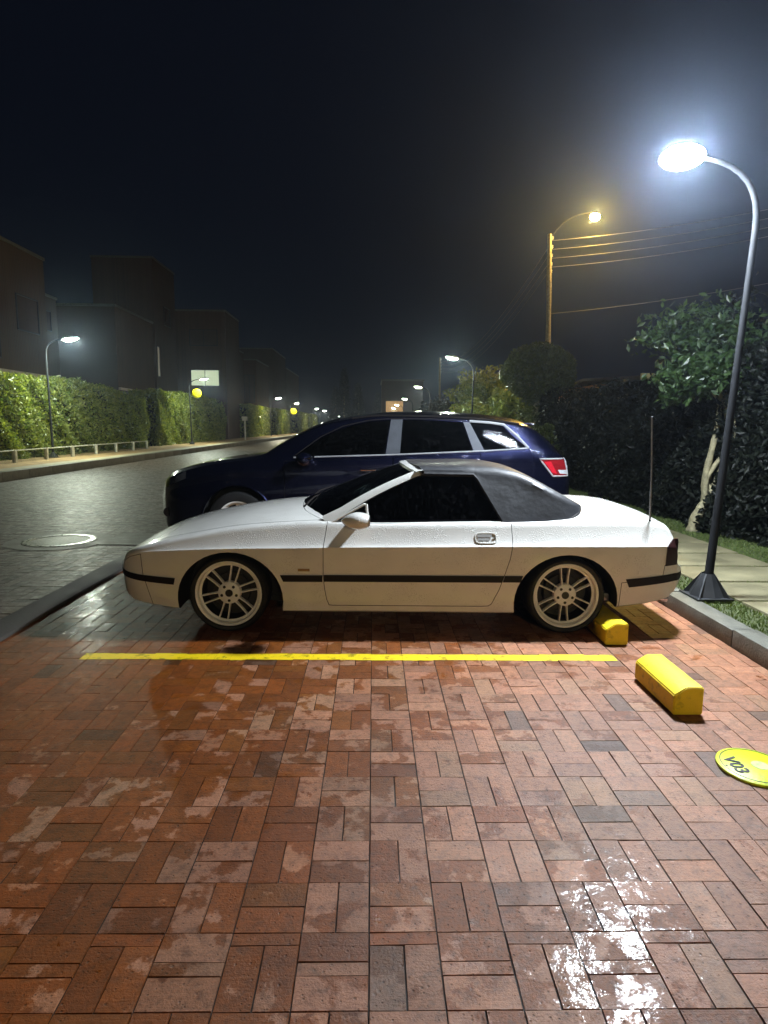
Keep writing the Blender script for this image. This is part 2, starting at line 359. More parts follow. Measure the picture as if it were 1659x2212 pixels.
def bulk(name, verts, quads, mats, mi=None, bc=None, parent=None, origin=None):
    """fast mesh from numpy arrays (quads), optional per-face random colour attribute"""
    me = bpy.data.meshes.new(name)
    nv, nf = len(verts), len(quads); off = Vector((0, 0, 0))
    if parent is not None: off = root_loc(parent)
    elif origin is not None: off = Vector(origin)
    verts = np.asarray(verts, dtype=np.float32) - np.array(off, dtype=np.float32)
    me.vertices.add(nv); me.vertices.foreach_set('co', verts.ravel())
    k = quads.shape[1]
    me.loops.add(nf*k); me.loops.foreach_set('vertex_index', quads.astype(np.int32).ravel())
    me.polygons.add(nf); me.polygons.foreach_set('loop_start', np.arange(0, nf*k, k, dtype=np.int32))
    if mi is not None: me.polygons.foreach_set('material_index', mi.astype(np.int32))
    me.update(calc_edges=True); me.validate(); me.shade_flat()
    if bc is not None:
        a = me.color_attributes.new('bc', 'FLOAT_COLOR', 'CORNER')
        col = np.ones((nf*k, 4), dtype=np.float32); col[:, :3] = np.repeat(bc, k, axis=0); a.data.foreach_set('color', col.ravel())
    for m in (mats if isinstance(mats, (list, tuple)) else [mats]): me.materials.append(m)
    o = bpy.data.objects.new(name, me); COL.objects.link(o)
    if parent is not None: o.parent = parent
    elif origin is not None: o.location = off
    return o
def copy_tree(o, parent=None):
    c = o.copy(); COL.objects.link(c)
    if parent is not None: c.parent = parent
    for ch in list(o.children): copy_tree(ch, c)
    return c
def pch(tab):
    """monotone cubic interpolation through a table"""
    xs = np.array([t[0] for t in tab], float); ys = np.array([t[1] for t in tab], float)
    h = np.diff(xs); d = np.diff(ys)/h; m = np.zeros(len(xs)); m[0] = d[0]; m[-1] = d[-1]
    for i in range(1, len(xs)-1):
        if d[i-1]*d[i] > 0:
            w1 = 2*h[i]+h[i-1]; w2 = h[i]+2*h[i-1]; m[i] = (w1+w2)/(w1/d[i-1]+w2/d[i])
    def f(x):
        x = min(max(x, xs[0]), xs[-1]); i = min(max(np.searchsorted(xs, x)-1, 0), len(xs)-2); t = (x-xs[i])/h[i]
        return float((2*t**3-3*t**2+1)*ys[i]+(t**3-2*t**2+t)*h[i]*m[i]+(-2*t**3+3*t**2)*ys[i+1]+(t**3-t**2)*h[i]*m[i+1])
    return f
def lin(tab):
    xs = [t[0] for t in tab]; ys = [t[1] for t in tab]
    return lambda x: float(np.interp(x, xs, ys))

def raw_mesh(mb, recalc=True):
    me = bpy.data.meshes.new('raw'); me.from_pydata(mb.v, [], mb.f); me.update()
    me.polygons.foreach_set('material_index', np.array(mb.m, dtype=np.int32))
    bm = bmesh.new(); bm.from_mesh(me); bmesh.ops.remove_doubles(bm, verts=bm.verts, dist=1e-5)
    if recalc: bmesh.ops.recalc_face_normals(bm, faces=bm.faces)
    bm.to_mesh(me); bm.free(); return me
def boolean(me_a, me_b, op, nm=2):
    oa = bpy.data.objects.new('a', me_a); ob = bpy.data.objects.new('b', me_b)
    for me in (me_a, me_b):
        while len(me.materials) < nm: me.materials.append([M['white_paint'], M['well'], M['cabin']][len(me.materials)])
    COL.objects.link(oa); COL.objects.link(ob)
    md = oa.modifiers.new('b', 'BOOLEAN'); md.operation = op; md.solver = 'EXACT'; md.object = ob
    dg = bpy.context.evaluated_depsgraph_get(); res = bpy.data.meshes.new_from_object(oa.evaluated_get(dg))
    bpy.data.objects.remove(oa); bpy.data.objects.remove(ob)
    return res
def prism(poly, axis, a0, a1, mi=0):
    """extruded outline: axis 'Y' takes (x,z) points, axis 'Z' takes (x,y) points"""
    mb = MB(); n = len(poly)
    vs = [(p[0], a, p[1]) if axis == 'Y' else (p[0], p[1], a) for a in (a0, a1) for p in poly]
    fs = [tuple(range(n)), tuple(range(2*n-1, n-1, -1))]+[(i, n+i, n+(i+1) % n, (i+1) % n) for i in range(n)]
    mb.add(vs, fs, mi); return raw_mesh(mb)
def inset(poly, d):
    n = len(poly); A = sum(poly[i][0]*poly[(i+1) % n][1]-poly[(i+1) % n][0]*poly[i][1] for i in range(n))
    sgn = 1 if A > 0 else -1; out = []
    for i in range(n):
        p0 = Vector(poly[i-1]); p = Vector(poly[i]); p2 = Vector(poly[(i+1) % n])
        e1 = (p-p0).normalized(); e2 = (p2-p).normalized(); n1 = Vector((-e1.y, e1.x))*sgn; n2 = Vector((-e2.y, e2.x))*sgn
        b = (n1+n2); b = b/max(0.3, b.length_squared/2) if b.length > 1e-6 else n1
        out.append(tuple(p+b*d))
    return out
def to_part(me, name, mats, parent, smooth=28, shift=None):
    return finish(me, name, mats, parent, smooth, False)

# ------------------------------------------------------------------ ground, pavers, kerbs (the setting)
g = MB(); g.box(-400, 400, -60, 600, -0.3, -0.035); tag(g.build('ground', M['soil']), kind='structure')

def basket(x0, x1, ys, u=0.2025):
    """basket weave: returns brick rectangles for columns of width u and the given rows of y edges"""
    out = []
    nx0 = math.floor(x0/u); nx1 = math.ceil(x1/u)
    for j in range(len(ys)-1):
        ya, yb = ys[j], ys[j+1]; hh = yb-ya
        for i in range(nx0, nx1):
            xa, xb = i*u, (i+1)*u
            if hh > 0.225:      # the taller row: filler strips
                if (i+j) % 2: out += [(xa, xb, yb-0.045, yb), (xa, (xa+xb)/2, ya, yb-0.045), ((xa+xb)/2, xb, ya, yb-0.045)]
                else: out += [(xa, xb, yb-0.1, yb), (xa, xb, yb-0.145, yb-0.1), (xa, xb, ya, yb-0.145)]
            elif (i+j) % 2: out += [(xa, (xa+xb)/2, ya, yb), ((xa+xb)/2, xb, ya, yb)]
            else: out += [(xa, xb, ya, (ya+yb)/2), (xa, xb, (ya+yb)/2, yb)]
    A = np.array(out); A[:, 0] = np.maximum(A[:, 0], x0); A[:, 1] = np.minimum(A[:, 1], x1)
    return A[(A[:, 1]-A[:, 0]) > 0.02]
def lay(name, A, mat, joint, gap=0.0012, tilt=0.008, hgt=0.0007, warp=0.0006, bias=0.014, skip=None):
    """individually laid pavers, each with its own slight height and tilt"""
    n = len(A); J = rng.normal(0, warp, (n, 4)).clip(-2*warp, 2*warp)
    x0 = A[:, 0]+gap/2+np.abs(J[:, 0]); x1 = A[:, 1]-gap/2-np.abs(J[:, 1]); y0 = A[:, 2]+gap/2+np.abs(J[:, 2]); y1 = A[:, 3]-gap/2-np.abs(J[:, 3])
    z = rng.normal(0, hgt, n).clip(-2*hgt, 2*hgt)-0.003; tx = rng.normal(0, tilt, n); ty = rng.normal(bias, tilt, n)
    b = 0.0016
    cx, cyy = (x0+x1)/2, (y0+y1)/2
    def zz(x, y): return np.minimum(z+tx*(x-cx)+ty*(y-cyy), 0.003)
    V = np.zeros((n, 8, 3))
    for k, (sx, sy) in enumerate(((0, 0), (1, 0), (1, 1), (0, 1))):
        xo = np.where(sx, x1, x0); yo = np.where(sy, y1, y0); xi = np.where(sx, x1-b, x0+b); yi = np.where(sy, y1-b, y0+b)
        zt = zz(xi, yi); V[:, k] = np.stack([xi, yi, zt], 1); V[:, 4+k] = np.stack([xo, yo, np.full(n, -0.011)], 1)
    F = np.array([[0, 1, 2, 3], [4, 5, 1, 0], [5, 6, 2, 1], [6, 7, 3, 2], [7, 4, 0, 3]])
    Q = (F[None]+(np.arange(n)*8)[:, None, None]).reshape(-1, 4)
    bc = np.repeat(rng.random((n, 3)), 5, axis=0)
    o = bulk(name, V.reshape(-1, 3), Q, mat, bc=bc)
    return o, (x0, x1, y0, y1, z, tx, ty, cx, cyy)
rows = [1.622-0.247-0.2*k for k in range(9, 0, -1)] + [1.375, 1.622, 1.822, 2.026]
while rows[-1] < 11.9: rows.append(rows[-1]+0.2045)
bayA = basket(-2.56, 2.505, rows)
# a displaced brick corner and a few missing chips near the bright highlight are left to the height jitter
bay, BI = lay('parking_bay', bayA, M['paver'], M['joint']); tag(bay, kind='structure')
jb = MB(); jb.box(-2.56, 2.505, -0.6, 12.0, -0.034, -0.0075); tag(jb.build('bay_joint_bed', M['joint']), kind='structure')
# yellow bay line: painted brick by brick, following each paver
def paint_line(name, x0, x1, y0, y1, mat):
    a0, a1, b0, b1, z, tx, ty, cx, cyy = BI
    m = (a1 > x0) & (a0 < x1) & (b1 > y0) & (b0 < y1); mb = MB()
    for i in np.nonzero(m)[0]:
        e = rng.normal(0, 0.0025, 2)
        X0, X1 = max(a0[i]-0.001, x0), min(a1[i]+0.001, x1); Y0, Y1 = max(b0[i]-0.001, y0+e[0]), min(b1[i]+0.001, y1+e[1])
        if X1-X0 < 0.004 or Y1-Y0 < 0.004: continue
        if X0 < x0+0.25 and rng.random() < 0.25: continue
        zz = lambda x, y: min(z[i]+tx[i]*(x-cx[i])+ty[i]*(y-cyy[i]), 0.003)+0.0022
        mb.add([(X0, Y0, zz(X0, Y0)), (X1, Y0, zz(X1, Y0)), (X1, Y1, zz(X1, Y1)), (X0, Y1, zz(X0, Y1))], [(0, 1, 2, 3)])
    return mb.build(name, mat, fixn=False)
tag(paint_line('parking_line', -1.87, 1.605, 3.748, 3.848, M['yellow_line']), 'long yellow line painted across the red brick paving in front of the white car', 'parking line')
# road pavers
ry = [1.0]
while ry[-1] < 33.9: ry.append(ry[-1]+0.2045)
roadA = basket(-9.28, -2.81, ry)
road, _ = lay('road', roadA, M['road_paver'], M['joint'], tilt=0.008, hgt=0.0008, bias=0.0); tag(road, kind='structure')
jb = MB(); jb.box(-9.3, -2.8, 0.9, 34, -0.034, -0.007); tag(jb.build('road_joint_bed', M['joint']), kind='structure')
fr = MB(); fr.box(-9.3, 2.5, 34.003, 420, -0.034, -0.004); fr.box(-2.55, 2.505, 12.003, 34.0, -0.034, -0.004)
far = fr.build('far_road', M['road_paver'])
tag(far, kind='structure')
a = far.data.color_attributes.new('bc', 'FLOAT_COLOR', 'CORNER')
for d in a.data: d.color = (0.4, 0.5, 0.5, 1)
# flush concrete strip between road and bay, standing 4 cm proud on the bay side
st = MB(); st.box(-2.81, -2.563, -0.6, 34, -0.03, 0.022, bev=0.008); tag(st.build('gutter_strip', M['apron'], smooth=40), kind='structure')
# kerb, verge and slab path on the right
kb = MB()
y = -11.0
while y < 60:
    l = 0.98+0.04*rng.random(); kb.box(2.508, 2.675, y+0.003, min(60, y+l)-0.003, -0.03, 0.123+rng.normal(0, 0.002), bev=0.012); y += l
tag(kb.build('kerb', M['concrete'], smooth=40), kind='structure')
vg = MB(); vg.box(2.678, 4.9, -11.0, 60, -0.03, 0.098); tag(vg.build('verge_soil', simple('verge_soil', (0.05, 0.06, 0.02), 0.9, var=0.5, scale=10)), kind='structure')
sl = MB(); y = 0.35
while y < 40:
    sl.box(2.98+rng.normal(0, 0.008), 4.12, y+0.025, y+0.60, 0.05, 0.122+rng.normal(0, 0.003), bev=0.008); y += 0.625
tag(sl.build('sidewalk', M['slab'], smooth=40), kind='structure')
def blades(name, n, xr, yr, z, h, mask=None):
    x = rng.uniform(*xr, n); y = rng.uniform(yr[0], yr[1], n)
    if mask is not None: k = mask(x, y); x, y = x[k], y[k]
    n = len(x); a = rng.uniform(0, 2*np.pi, n); hh = h*rng.uniform(0.4, 1.2, n); w = 0.004+0.003*rng.random(n)
    dx, dy = np.cos(a), np.sin(a); lx, ly = rng.normal(0, 0.4, n)*hh, rng.normal(0, 0.4, n)*hh
    V = np.zeros((n, 3, 3)); V[:, 0] = np.stack([x-dx*w, y-dy*w, np.full(n, z)], 1); V[:, 1] = np.stack([x+dx*w, y+dy*w, np.full(n, z)], 1); V[:, 2] = np.stack([x+lx, y+ly, z+hh], 1)
    return bulk(name, V.reshape(-1, 3), np.arange(n*3).reshape(-1, 3), M['grass'], bc=rng.random((n, 3)))
def gmask(x, y):
    t = np.mod(y-0.35, 0.625)
    return (x < 2.985) | (t < 0.028) | (t > 0.602) | (x > 4.1)
tag(blades('grass', 110000, (2.68, 4.75), (2.2, 16), 0.096, 0.032, gmask), 'short green grass in the verge and between the concrete path slabs', 'grass', kind='stuff')
# far side pavement
lk = MB(); y = 1
while y < 200:
    l = 1.2; lk.box(-9.52, -9.305, y+0.003, y+l-0.003, -0.03, 0.24, bev=0.012); y += l
tag(lk.build('opposite_kerb', M['concrete'], smooth=40), kind='structure')
lv = MB(); lv.box(-12.4, -9.523, 1, 200, -0.03, 0.215); tag(lv.build('opposite_pavement', M['verge']), kind='structure')
ls = MB(); ls.box(-10.15, -9.523, 1, 200, 0.19, 0.222); tag(ls.build('opposite_walkway', simple('pale_walkway', (0.33, 0.30, 0.2), 0.6, var=0.3, scale=2)), kind='structure')
# manhole cover with its darker mortar patch
mh = empty('manhole_cover', (-3.985, 7.69, 0), 'round iron manhole cover set in the brick road left of the dark parked car', 'manhole cover')
b = MB(); b.lathe([(0, 0.008), (0.05, 0.008), (0.30, 0.008), (0.33, 0.005), (0.345, 0.006)], 40, 'Z', (-3.985, 7.69, 0)); b.build('lid', M['steel'] if 0 else simple('iron_lid', (0.08, 0.078, 0.066), 0.38, metal=0.2, var=0.4, scale=20, bump=1.0, bscale=40), mh, 30)
b = MB(); b.lathe([(0.35, 0.004), (0.355, 0.012), (0.425, 0.012), (0.435, 0.004)], 40, 'Z', (-3.985, 7.69, 0)); b.build('ring', simple('worn_ring', (0.17, 0.17, 0.145), 0.3, metal=0.2, var=0.3, scale=30), mh, 30)
b = MB(); b.box(-3.42, -2.83, 7.45, 8.25, -0.02, 0.0055); b.lathe([(0.44, 0.0045), (0.62, 0.0045)], 36, 'Z', (-3.985, 7.69, 0)); tag(b.build('road_patch', simple('mortar_patch', (0.06, 0.052, 0.04), 0.5, bump=0.5)), kind='structure')

# ------------------------------------------------------------------ wheel stops and the numbered floor disc
def stopper(name, x0, y0, y1, label):
    w, h, c = 0.158, 0.152, 0.05
    prof = [(0, 0.0), (w, 0.0), (w, h), (c*1.25, h), (0, h-c*0.85)]
    bm = bmesh.new(); A_ = [bm.verts.new((x0+p[0], y0, 0.001+p[1])) for p in prof]; B_ = [bm.verts.new((x0+p[0], y1, 0.001+p[1])) for p in prof]
    n = 5; bm.faces.new(A_); bm.faces.new(B_[::-1])
    for i in range(n): bm.faces.new((A_[i], A_[(i+1) % n], B_[(i+1) % n], B_[i]))
    bmesh.ops.recalc_face_normals(bm, faces=bm.faces)
    bmesh.ops.bevel(bm, geom=bm.edges[:], offset=0.006, segments=2, affect='EDGES')
    me = bpy.data.meshes.new(name); bm.to_mesh(me); bm.free()
    o = finish(me, name, M['yellow_block'], None, 35, False, origin=(x0+w/2, (y0+y1)/2, 0)); return tag(o, label, 'wheel stop', 'yellow concrete wheel stops')
stopper('wheel_stop', 1.595, 2.995, 3.475, 'yellow chamfered concrete wheel stop standing clear on the empty brick bay')
stopper('wheel_stop', 1.63, 4.03, 4.52, 'yellow concrete wheel stop end tucked behind the rear wheel of the white car')

disc = empty('floor_marker', (1.718, 2.495, 0.004), 'round yellow-green floor plate marked V03 on the brick paving', 'floor marker')
b = MB(); b.lathe([(0, 0.010), (0.148, 0.010), (0.156, 0.006), (0.156, -0.004)], 48, 'Z', (1.718, 2.495, 0.004)); b.build('plate', M['sign_yellow'], disc, 30)
b = MB(); b.lathe([(0.137, 0.0106), (0.137, 0.0116), (0.1405, 0.0116), (0.1405, 0.0106)], 48, 'Z', (1.718, 2.495, 0.004)); b.build('border_ring', M['sign_black'], disc)
b = MB(); b.lathe([(0, 0.0112), (0.036, 0.0112), (0.037, 0.0102)], 28, 'Z', (1.742, 2.495, 0.004)); b.build('worn_emblem', M['sign_pale'], disc)
for (sx, sy) in ((-0.128, 0.0), (0.128, 0.0)):
    b = MB(); b.lathe([(0, 0.0125), (0.004, 0.012), (0.005, 0.010)], 10, 'Z', (1.718+sx, 2.495+sy*0, 0.004)); b.build('screw', M['dark_metal'], disc)
def text_mesh(s, size, thick=0.0):
    cu = bpy.data.curves.new('t', 'FONT'); cu.body = s; cu.size = size; cu.align_x = 'CENTER'; cu.align_y = 'CENTER'; cu.extrude = thick; cu.offset = size*0.018; cu.resolution_u = 4
    o = bpy.data.objects.new('t', cu); COL.objects.link(o); dg = bpy.context.evaluated_depsgraph_get()
    me = bpy.data.meshes.new_from_object(o.evaluated_get(dg)); bpy.data.objects.remove(o); return me
me = text_mesh('V03', 0.083, 0.0012); me.transform(Matrix.Translation((1.632, 2.499, 0.0155)) @ Matrix.Rotation(R(-90), 4, 'Z'))
bmx = bmesh.new(); bmx.from_mesh(me); bmesh.ops.solidify(bmx, geom=[], thickness=0); bmx.to_mesh(me); bmx.free()
finish(me, 'lettering', M['sign_black'], disc, None, False)

# ------------------------------------------------------------------ wheels
def make_wheel(parent, c, Rt, Rr, width, side, kind, dark=False):
    """side -1: outer face toward -Y. wheel > tyre, hub_cap, brake_disc"""
    s = side; Y = lambda d: s*(-d)   # d = depth from the outer face inward -> local y offset
    rim = MB()
    prof = [(Rr, 0.0), (Rr*0.985, -0.004), (Rr*0.93, 0.0), (Rr*0.915, 0.006), (Rr*0.90, 0.032), (Rr*0.86, 0.036), (Rr*0.835, 0.040)]
    rim.lathe([(r, s*d) for r, d in prof], 56, 'Y', c)
    rim.lathe([(r, s*d) for r, d in ((Rr*0.835, 0.040), (Rr*0.82, 0.12), (Rr*0.82, width-0.01), (Rr, width))], 56, 'Y', c, 1)  # barrel blackened to paint in the shade behind the spokes
    fd = 0.024
    def spoke(ang, off, r0, r1, w0, w1, t):
        ca, sa = math.cos(ang), math.sin(ang); vs = []
        for (r, w, d) in ((r0, w0, fd+0.004), ((r0+r1)/2, w0*0.8, fd+0.012), (r1, w1, fd+0.004)):
            for (q, dd) in ((-w, 0.006), (-w*0.55, 0), (w*0.55, 0), (w, 0.006), (w*0.9, t), (-w*0.9, t)):
                o = off(r)+q; vs.append((c[0]+r*ca-o*sa, c[1]+s*(d+dd), c[2]+r*sa+o*ca))
        fs = []
        for i in range(2):
            for k in range(6): fs.append((i*6+k, i*6+(k+1) % 6, (i+1)*6+(k+1) % 6, (i+1)*6+k))
        rim.add(vs, fs)
    if kind == 'twin':
        a0 = R(90-14) if c[0] < 0 else R(91)
        for k in range(6):
            a = a0+k*R(60)
            for q in (-1, 1): spoke(a, (lambda r, q=q: q*(0.019+0.012*(r-0.06)/0.14)), Rr*0.27, Rr*0.85, 0.0066, 0.0052, 0.035)
        hub = [(0.022, fd-0.004), (0.030, fd-0.010), (Rr*0.30, fd-0.006), (Rr*0.335, fd), (Rr*0.34, fd+0.05)]
    else:
        for k in range(5):
            a = R(90)+k*R(72)
            spoke(a, lambda r: 0.0, Rr*0.20, Rr*0.86, 0.034, 0.024, 0.04)
        hub = [(0.0, fd-0.008), (Rr*0.16, fd-0.006), (Rr*0.30, fd), (Rr*0.31, fd+0.05)]
    rim.lathe([(r, s*d) for r, d in hub], 32, 'Y', c)
    w = rim.build('wheel', [M['rim'], M['rubber']], parent, 35)
    ty = MB(); tp = [(Rr*0.985, 0.004), (Rr*1.02, -0.010), ((Rr+Rt)/2, -0.016), (Rt*0.97, -0.004), (Rt, 0.02), (Rt, width-0.02), (Rt*0.96, width+0.006), (Rr, width)]
    ty.lathe([(r, s*d) for r, d in tp], 56, 'Y', c); ty.build('tyre', M['rubber'], w, 40)
    hc = MB(); hc.lathe([(0, s*(fd-0.012)), (0.026, s*(fd-0.012)), (0.032, s*(fd+0.004))], 16, 'Y', c)
    if kind == 'twin':
        for k in range(5):
            a = R(54+72*k); hc.lathe([(0, s*(fd-0.0085)), (0.011, s*(fd-0.0085)), (0.012, s*(fd+0.004))], 10, 'Y', (c[0]+0.055*math.cos(a), c[1], c[2]+0.055*math.sin(a)))
    hc.build('hub_cap', M['dark_metal'], w, 30)
    bd = MB(); bd.lathe([(0.02, s*0.10), (0.135, s*0.10), (0.14, s*0.105), (0.14, s*0.12), (0.02, s*0.125)], 36, 'Y', c)
    bd.lathe([(0.01, s*0.15), (Rr*0.80, s*0.15), (Rr*0.80, s*0.155)], 32, 'Y', c)
    bd.build('brake_disc', simple('brake_iron', (0.03, 0.028, 0.027), 0.5, metal=0.5) if 'brake' not in M else M['brake'], w, 30)
    return w
M['brake'] = simple('brake_iron', (0.03, 0.028, 0.027), 0.5, metal=0.5)

# ------------------------------------------------------------------ white convertible
YC = 5.085
car = empty('parked_convertible', (0.19, YC, 0.0), 'low white two-door convertible with raised black soft top, parked side-on on the bricks', 'car')
zb = pch([(-1.985, .42), (-1.93, .345), (-1.85, .262), (-1.75, .206), (-1.6, .186), (-1.43, .163), (-1.2, .155), (-.6, .149), (.2, .146), (1.0, .142), (1.78, .190), (2.0, .212), (2.1, .228), (2.2, .248), (2.26, .315), (2.31, .39), (2.345, .425)])
wd = pch([(-1.985, .22), (-1.96, .36), (-1.92, .48), (-1.88, .575), (-1.84, .655), (-1.80, .715), (-1.74, .762), (-1.65, .80), (-1.4, .828), (-1.0, .843), (-.3, .845), (1.5, .845), (1.9, .836), (2.1, .812), (2.2, .785), (2.28, .735), (2.325, .65), (2.345, .52)])
zc = pch([(-1.985, .425), (-1.93, .434), (-1.88, .446), (-1.84, .472), (-1.80, .520), (-1.75, .556), (-1.65, .586), (-1.38, .607), (-1.2, .616), (-.9, .626), (-.58, .630), (-.3, .637), (.4, .645), (1.0, .652), (1.7, .656), (2.1, .655), (2.2, .645), (2.232, .60), (2.245, .52), (2.30, .475), (2.345, .445)])
zs = pch([(-1.985, .430), (-1.93, .447), (-1.88, .472), (-1.84, .506), (-1.80, .545), (-1.715, .582), (-1.595, .618), (-1.476, .650), (-1.318, .683), (-.955, .748), (-.601, .779), (-.33, .790), (0, .779), (.6, .789), (1.0, .796), (1.4, .808), (1.8, .812), (2.06, .806), (2.14, .79), (2.185, .755), (2.215, .69), (2.232, .625), (2.245, .53), (2.30, .482), (2.345, .452)])
zt = pch([(-1.985, .436), (-1.95, .475), (-1.90, .525), (-1.846, .562), (-1.68, .650), (-1.407, .739), (-1.225, .782), (-.918, .839), (-.692, .868), (-.45, .889), (-.3, .895), (0, .86), (.9, .86), (1.3, .905), (1.565, .916), (1.859, .909), (1.97, .896), (2.09, .865), (2.16, .835), (2.195, .79), (2.22, .70), (2.236, .63), (2.247, .535), (2.30, .487), (2.345, .456)])
def car_side(x, z):
    w = wd(x); c = zc(x); s_ = zs(x); b_ = zb(x)
    if z <= c:
        u = (c-z)/max(1e-4, c-b_); return w-0.042*u**1.6*min(1, (c-b_)/0.3)-0.006*math.sin(math.pi*min(1, u))*0
    u = min(1.2, (z-c)/max(1e-4, s_-c)); d = (s_-c)*0.50+0.012*min(1, (s_-c)/0.1)
    return w-d*u**0.72
def car_section(x):
    w = wd(x); c = zc(x); s_ = max(zs(x), zc(x)+0.004); b_ = min(zb(x), c-0.012); t = max(zt(x), s_+0.004); P = []
    P += [(0, b_+0.02), (w*0.5, b_+0.015), (w-0.13, b_+0.006), (w-0.065, b_)]
    for u in (0.03, 0.10, 0.22, 0.36, 0.52, 0.68, 0.82, 0.92, 0.98):
        z = b_+(c-b_)*u; P.append((car_side(x, z), z))
    P.append((w, c))
    for u in (0.06, 0.15, 0.3, 0.48, 0.66, 0.83, 1.0):
        z = c+(s_-c)*u; P.append((car_side(x, z), z))
    ys = P[-1][0]; e = min(0.02, (t-s_)*0.4)
    P.append((ys-0.012, s_+e*0.55)); P.append((ys-0.03, s_+e*0.9))
    y1 = ys-0.03; z1 = s_+e*0.9
    for q in (0.93, 0.85, 0.74, 0.60, 0.44, 0.28, 0.14, 0.0):
        P.append((y1*q, z1+(t-z1)*(1-q**2.3)))
    return P
def loft(section, xs, yc):
    mb = MB(); rings = []
    for x in xs:
        h = section(x); rings.append([(x, yc-y, z) for y, z in h]+[(x, yc+y, z) for y, z in h[-2:0:-1]])
    n = len(rings[0]); vs = [p for r in rings for p in r]; fs = []
    for i in range(len(rings)-1):
        for k in range(n): fs.append((i*n+k, i*n+(k+1) % n, (i+1)*n+(k+1) % n, (i+1)*n+k))
    fs.append(tuple(range(n))); fs.append(tuple((len(rings)-1)*n+k for k in range(n)))
    mb.add(vs, fs); return mb
xs = list(np.concatenate([np.linspace(-1.985, -1.80, 9), np.linspace(-1.76, -1.3, 13), np.linspace(-1.25, 1.95, 60), np.linspace(1.99, 2.15, 7), np.linspace(2.165, 2.26, 13), np.linspace(2.275, 2.345, 7)]))
body = raw_mesh(loft(car_section, xs, YC))
# wheel arches
cut = MB()
for (ax, az) in ((-1.022, .237), (1.417, .232)):
    for s in (-1, 1):
        n = 40; ya = YC+s*1.1; yb2 = YC+s*0.50; vs = []
        for yy in (ya, yb2):
            for k in range(n):
                w = 2*math.pi*k/n; vs.append((ax+0.382*math.cos(w), yy, az+(0.361 if math.sin(w) > 0 else 0.45)*math.sin(w)))
        cut.add(vs, [tuple(range(n)), tuple(range(2*n-1, n-1, -1))]+[(k, (k+1) % n, n+(k+1) % n, n+k) for k in range(n)], 1)
body = boolean(body, raw_mesh(cut), 'DIFFERENCE')
tub = MB(); tub.box(-0.20, 1.02, YC-0.66, YC+0.66, 0.36, 1.2, 2); 
body = boolean(body, raw_mesh(tub), 'DIFFERENCE', 3)
tub = MB(); tub.box(-0.34, -0.19, YC-0.60, YC+0.60, 0.74, 1.2, 2)
body = boolean(body, raw_mesh(tub), 'DIFFERENCE', 3)
CM = [M['white_paint'], M['well'], M['cabin']]
def split_part(body, poly, axis, a0, a1, name, gap=0.0022, parent=car, mats=None):
    part = boolean(body.copy(), prism(inset(poly, gap), axis, a0, a1, 1), 'INTERSECT', 3)
    rest = boolean(body, prism(inset(poly, -gap), axis, a0, a1, 1), 'DIFFERENCE', 3)
    o = to_part(part, name, mats or CM, parent); return rest, o
fb = [(-1.594, 0.05), (-1.594, .199), (-1.62, .30), (-1.650, .42), (-1.658, .572), (-1.75, .545), (-1.80, .510), (-1.84, .462), (-1.88, .437), (-2.3, .41), (-2.3, 0.05)]
body, p_fb = split_part(body, fb, 'Y', YC-1.2, YC+1.2, 'front_bumper')
rb = [(1.81, 0.0), (1.815, .385), (2.0, .405), (2.127, .422), (2.135, .512), (2.5, .585), (2.5, 0.0)]
body, p_rb = split_part(body, rb, 'Y', YC-1.2, YC+1.2, 'rear_bumper')
door_o = [(-.319, 1.0), (-.325, .80), (-.349, .638), (-.350, .434), (-.342, .339), (-.327, .25), (-.310, .207), (-.28, .204), (.80, .201), (.848, .204), (.872, .220), (.922, .33), (.957, .442), (.991, .561), (1.009, .687), (1.006, 1.0)]
body, door_n = split_part(body, door_o, 'Y', YC-1.2, YC-0.70, 'door')
body, door_f = split_part(body, door_o, 'Y', YC+0.70, YC+1.2, 'door')
def sy(pts): return [(x, YC-y) for x, y in pts]+[(x, YC+y) for x, y in pts[::-1] if y > 0]
hood_o = sy([(-1.895, 0), (-1.88, .28), (-1.83, .48), (-1.76, .62), (-1.60, .685), (-1.2, .70), (-.6, .705), (-.36, .70), (-.42, .63), (-.47, .56), (-.515, .47), (-.55, .30), (-.565, 0)])
hood_o = hood_o[1:] if hood_o[0] == hood_o[-1] else hood_o
body, hood = split_part(body, hood_o, 'Z', 0.40, 1.2, 'hood')
trunk_o = sy([(1.655, 0), (1.665, .25), (1.70, .40), (1.76, .50), (1.84, .545), (2.05, .55), (2.178, .53), (2.20, .30), (2.205, 0)])
body, trunk = split_part(body, trunk_o, 'Z', 0.50, 1.2, 'trunk_lid')
body_o = to_part(body, 'body', CM, car)
# pop-up headlamp lids: cut from the hood
hm = hood.data.copy(); hm.transform(Matrix.Translation(car.location))
for s in (-1, 1):
    lid_o = [(-1.755, YC+s*.33), (-1.735, YC+s*.58), (-1.52, YC+s*.60), (-1.50, YC+s*.33)]
    if s > 0: lid_o = lid_o[::-1]
    lid = boolean(hm.copy(), prism(inset(lid_o, 0.002), 'Z', 0.3, 1.2, 1), 'INTERSECT', 3)
    hm = boolean(hm, prism(inset(lid_o, -0.002), 'Z', 0.3, 1.2, 1), 'DIFFERENCE', 3)
    to_part(lid, 'headlamp_lid', CM, car)
old = hood.data; hm.transform(Matrix.Translation(-Vector(car.location))); 
hm.shade_smooth(); hm.set_sharp_from_angle(angle=R(28)); hood.data = hm

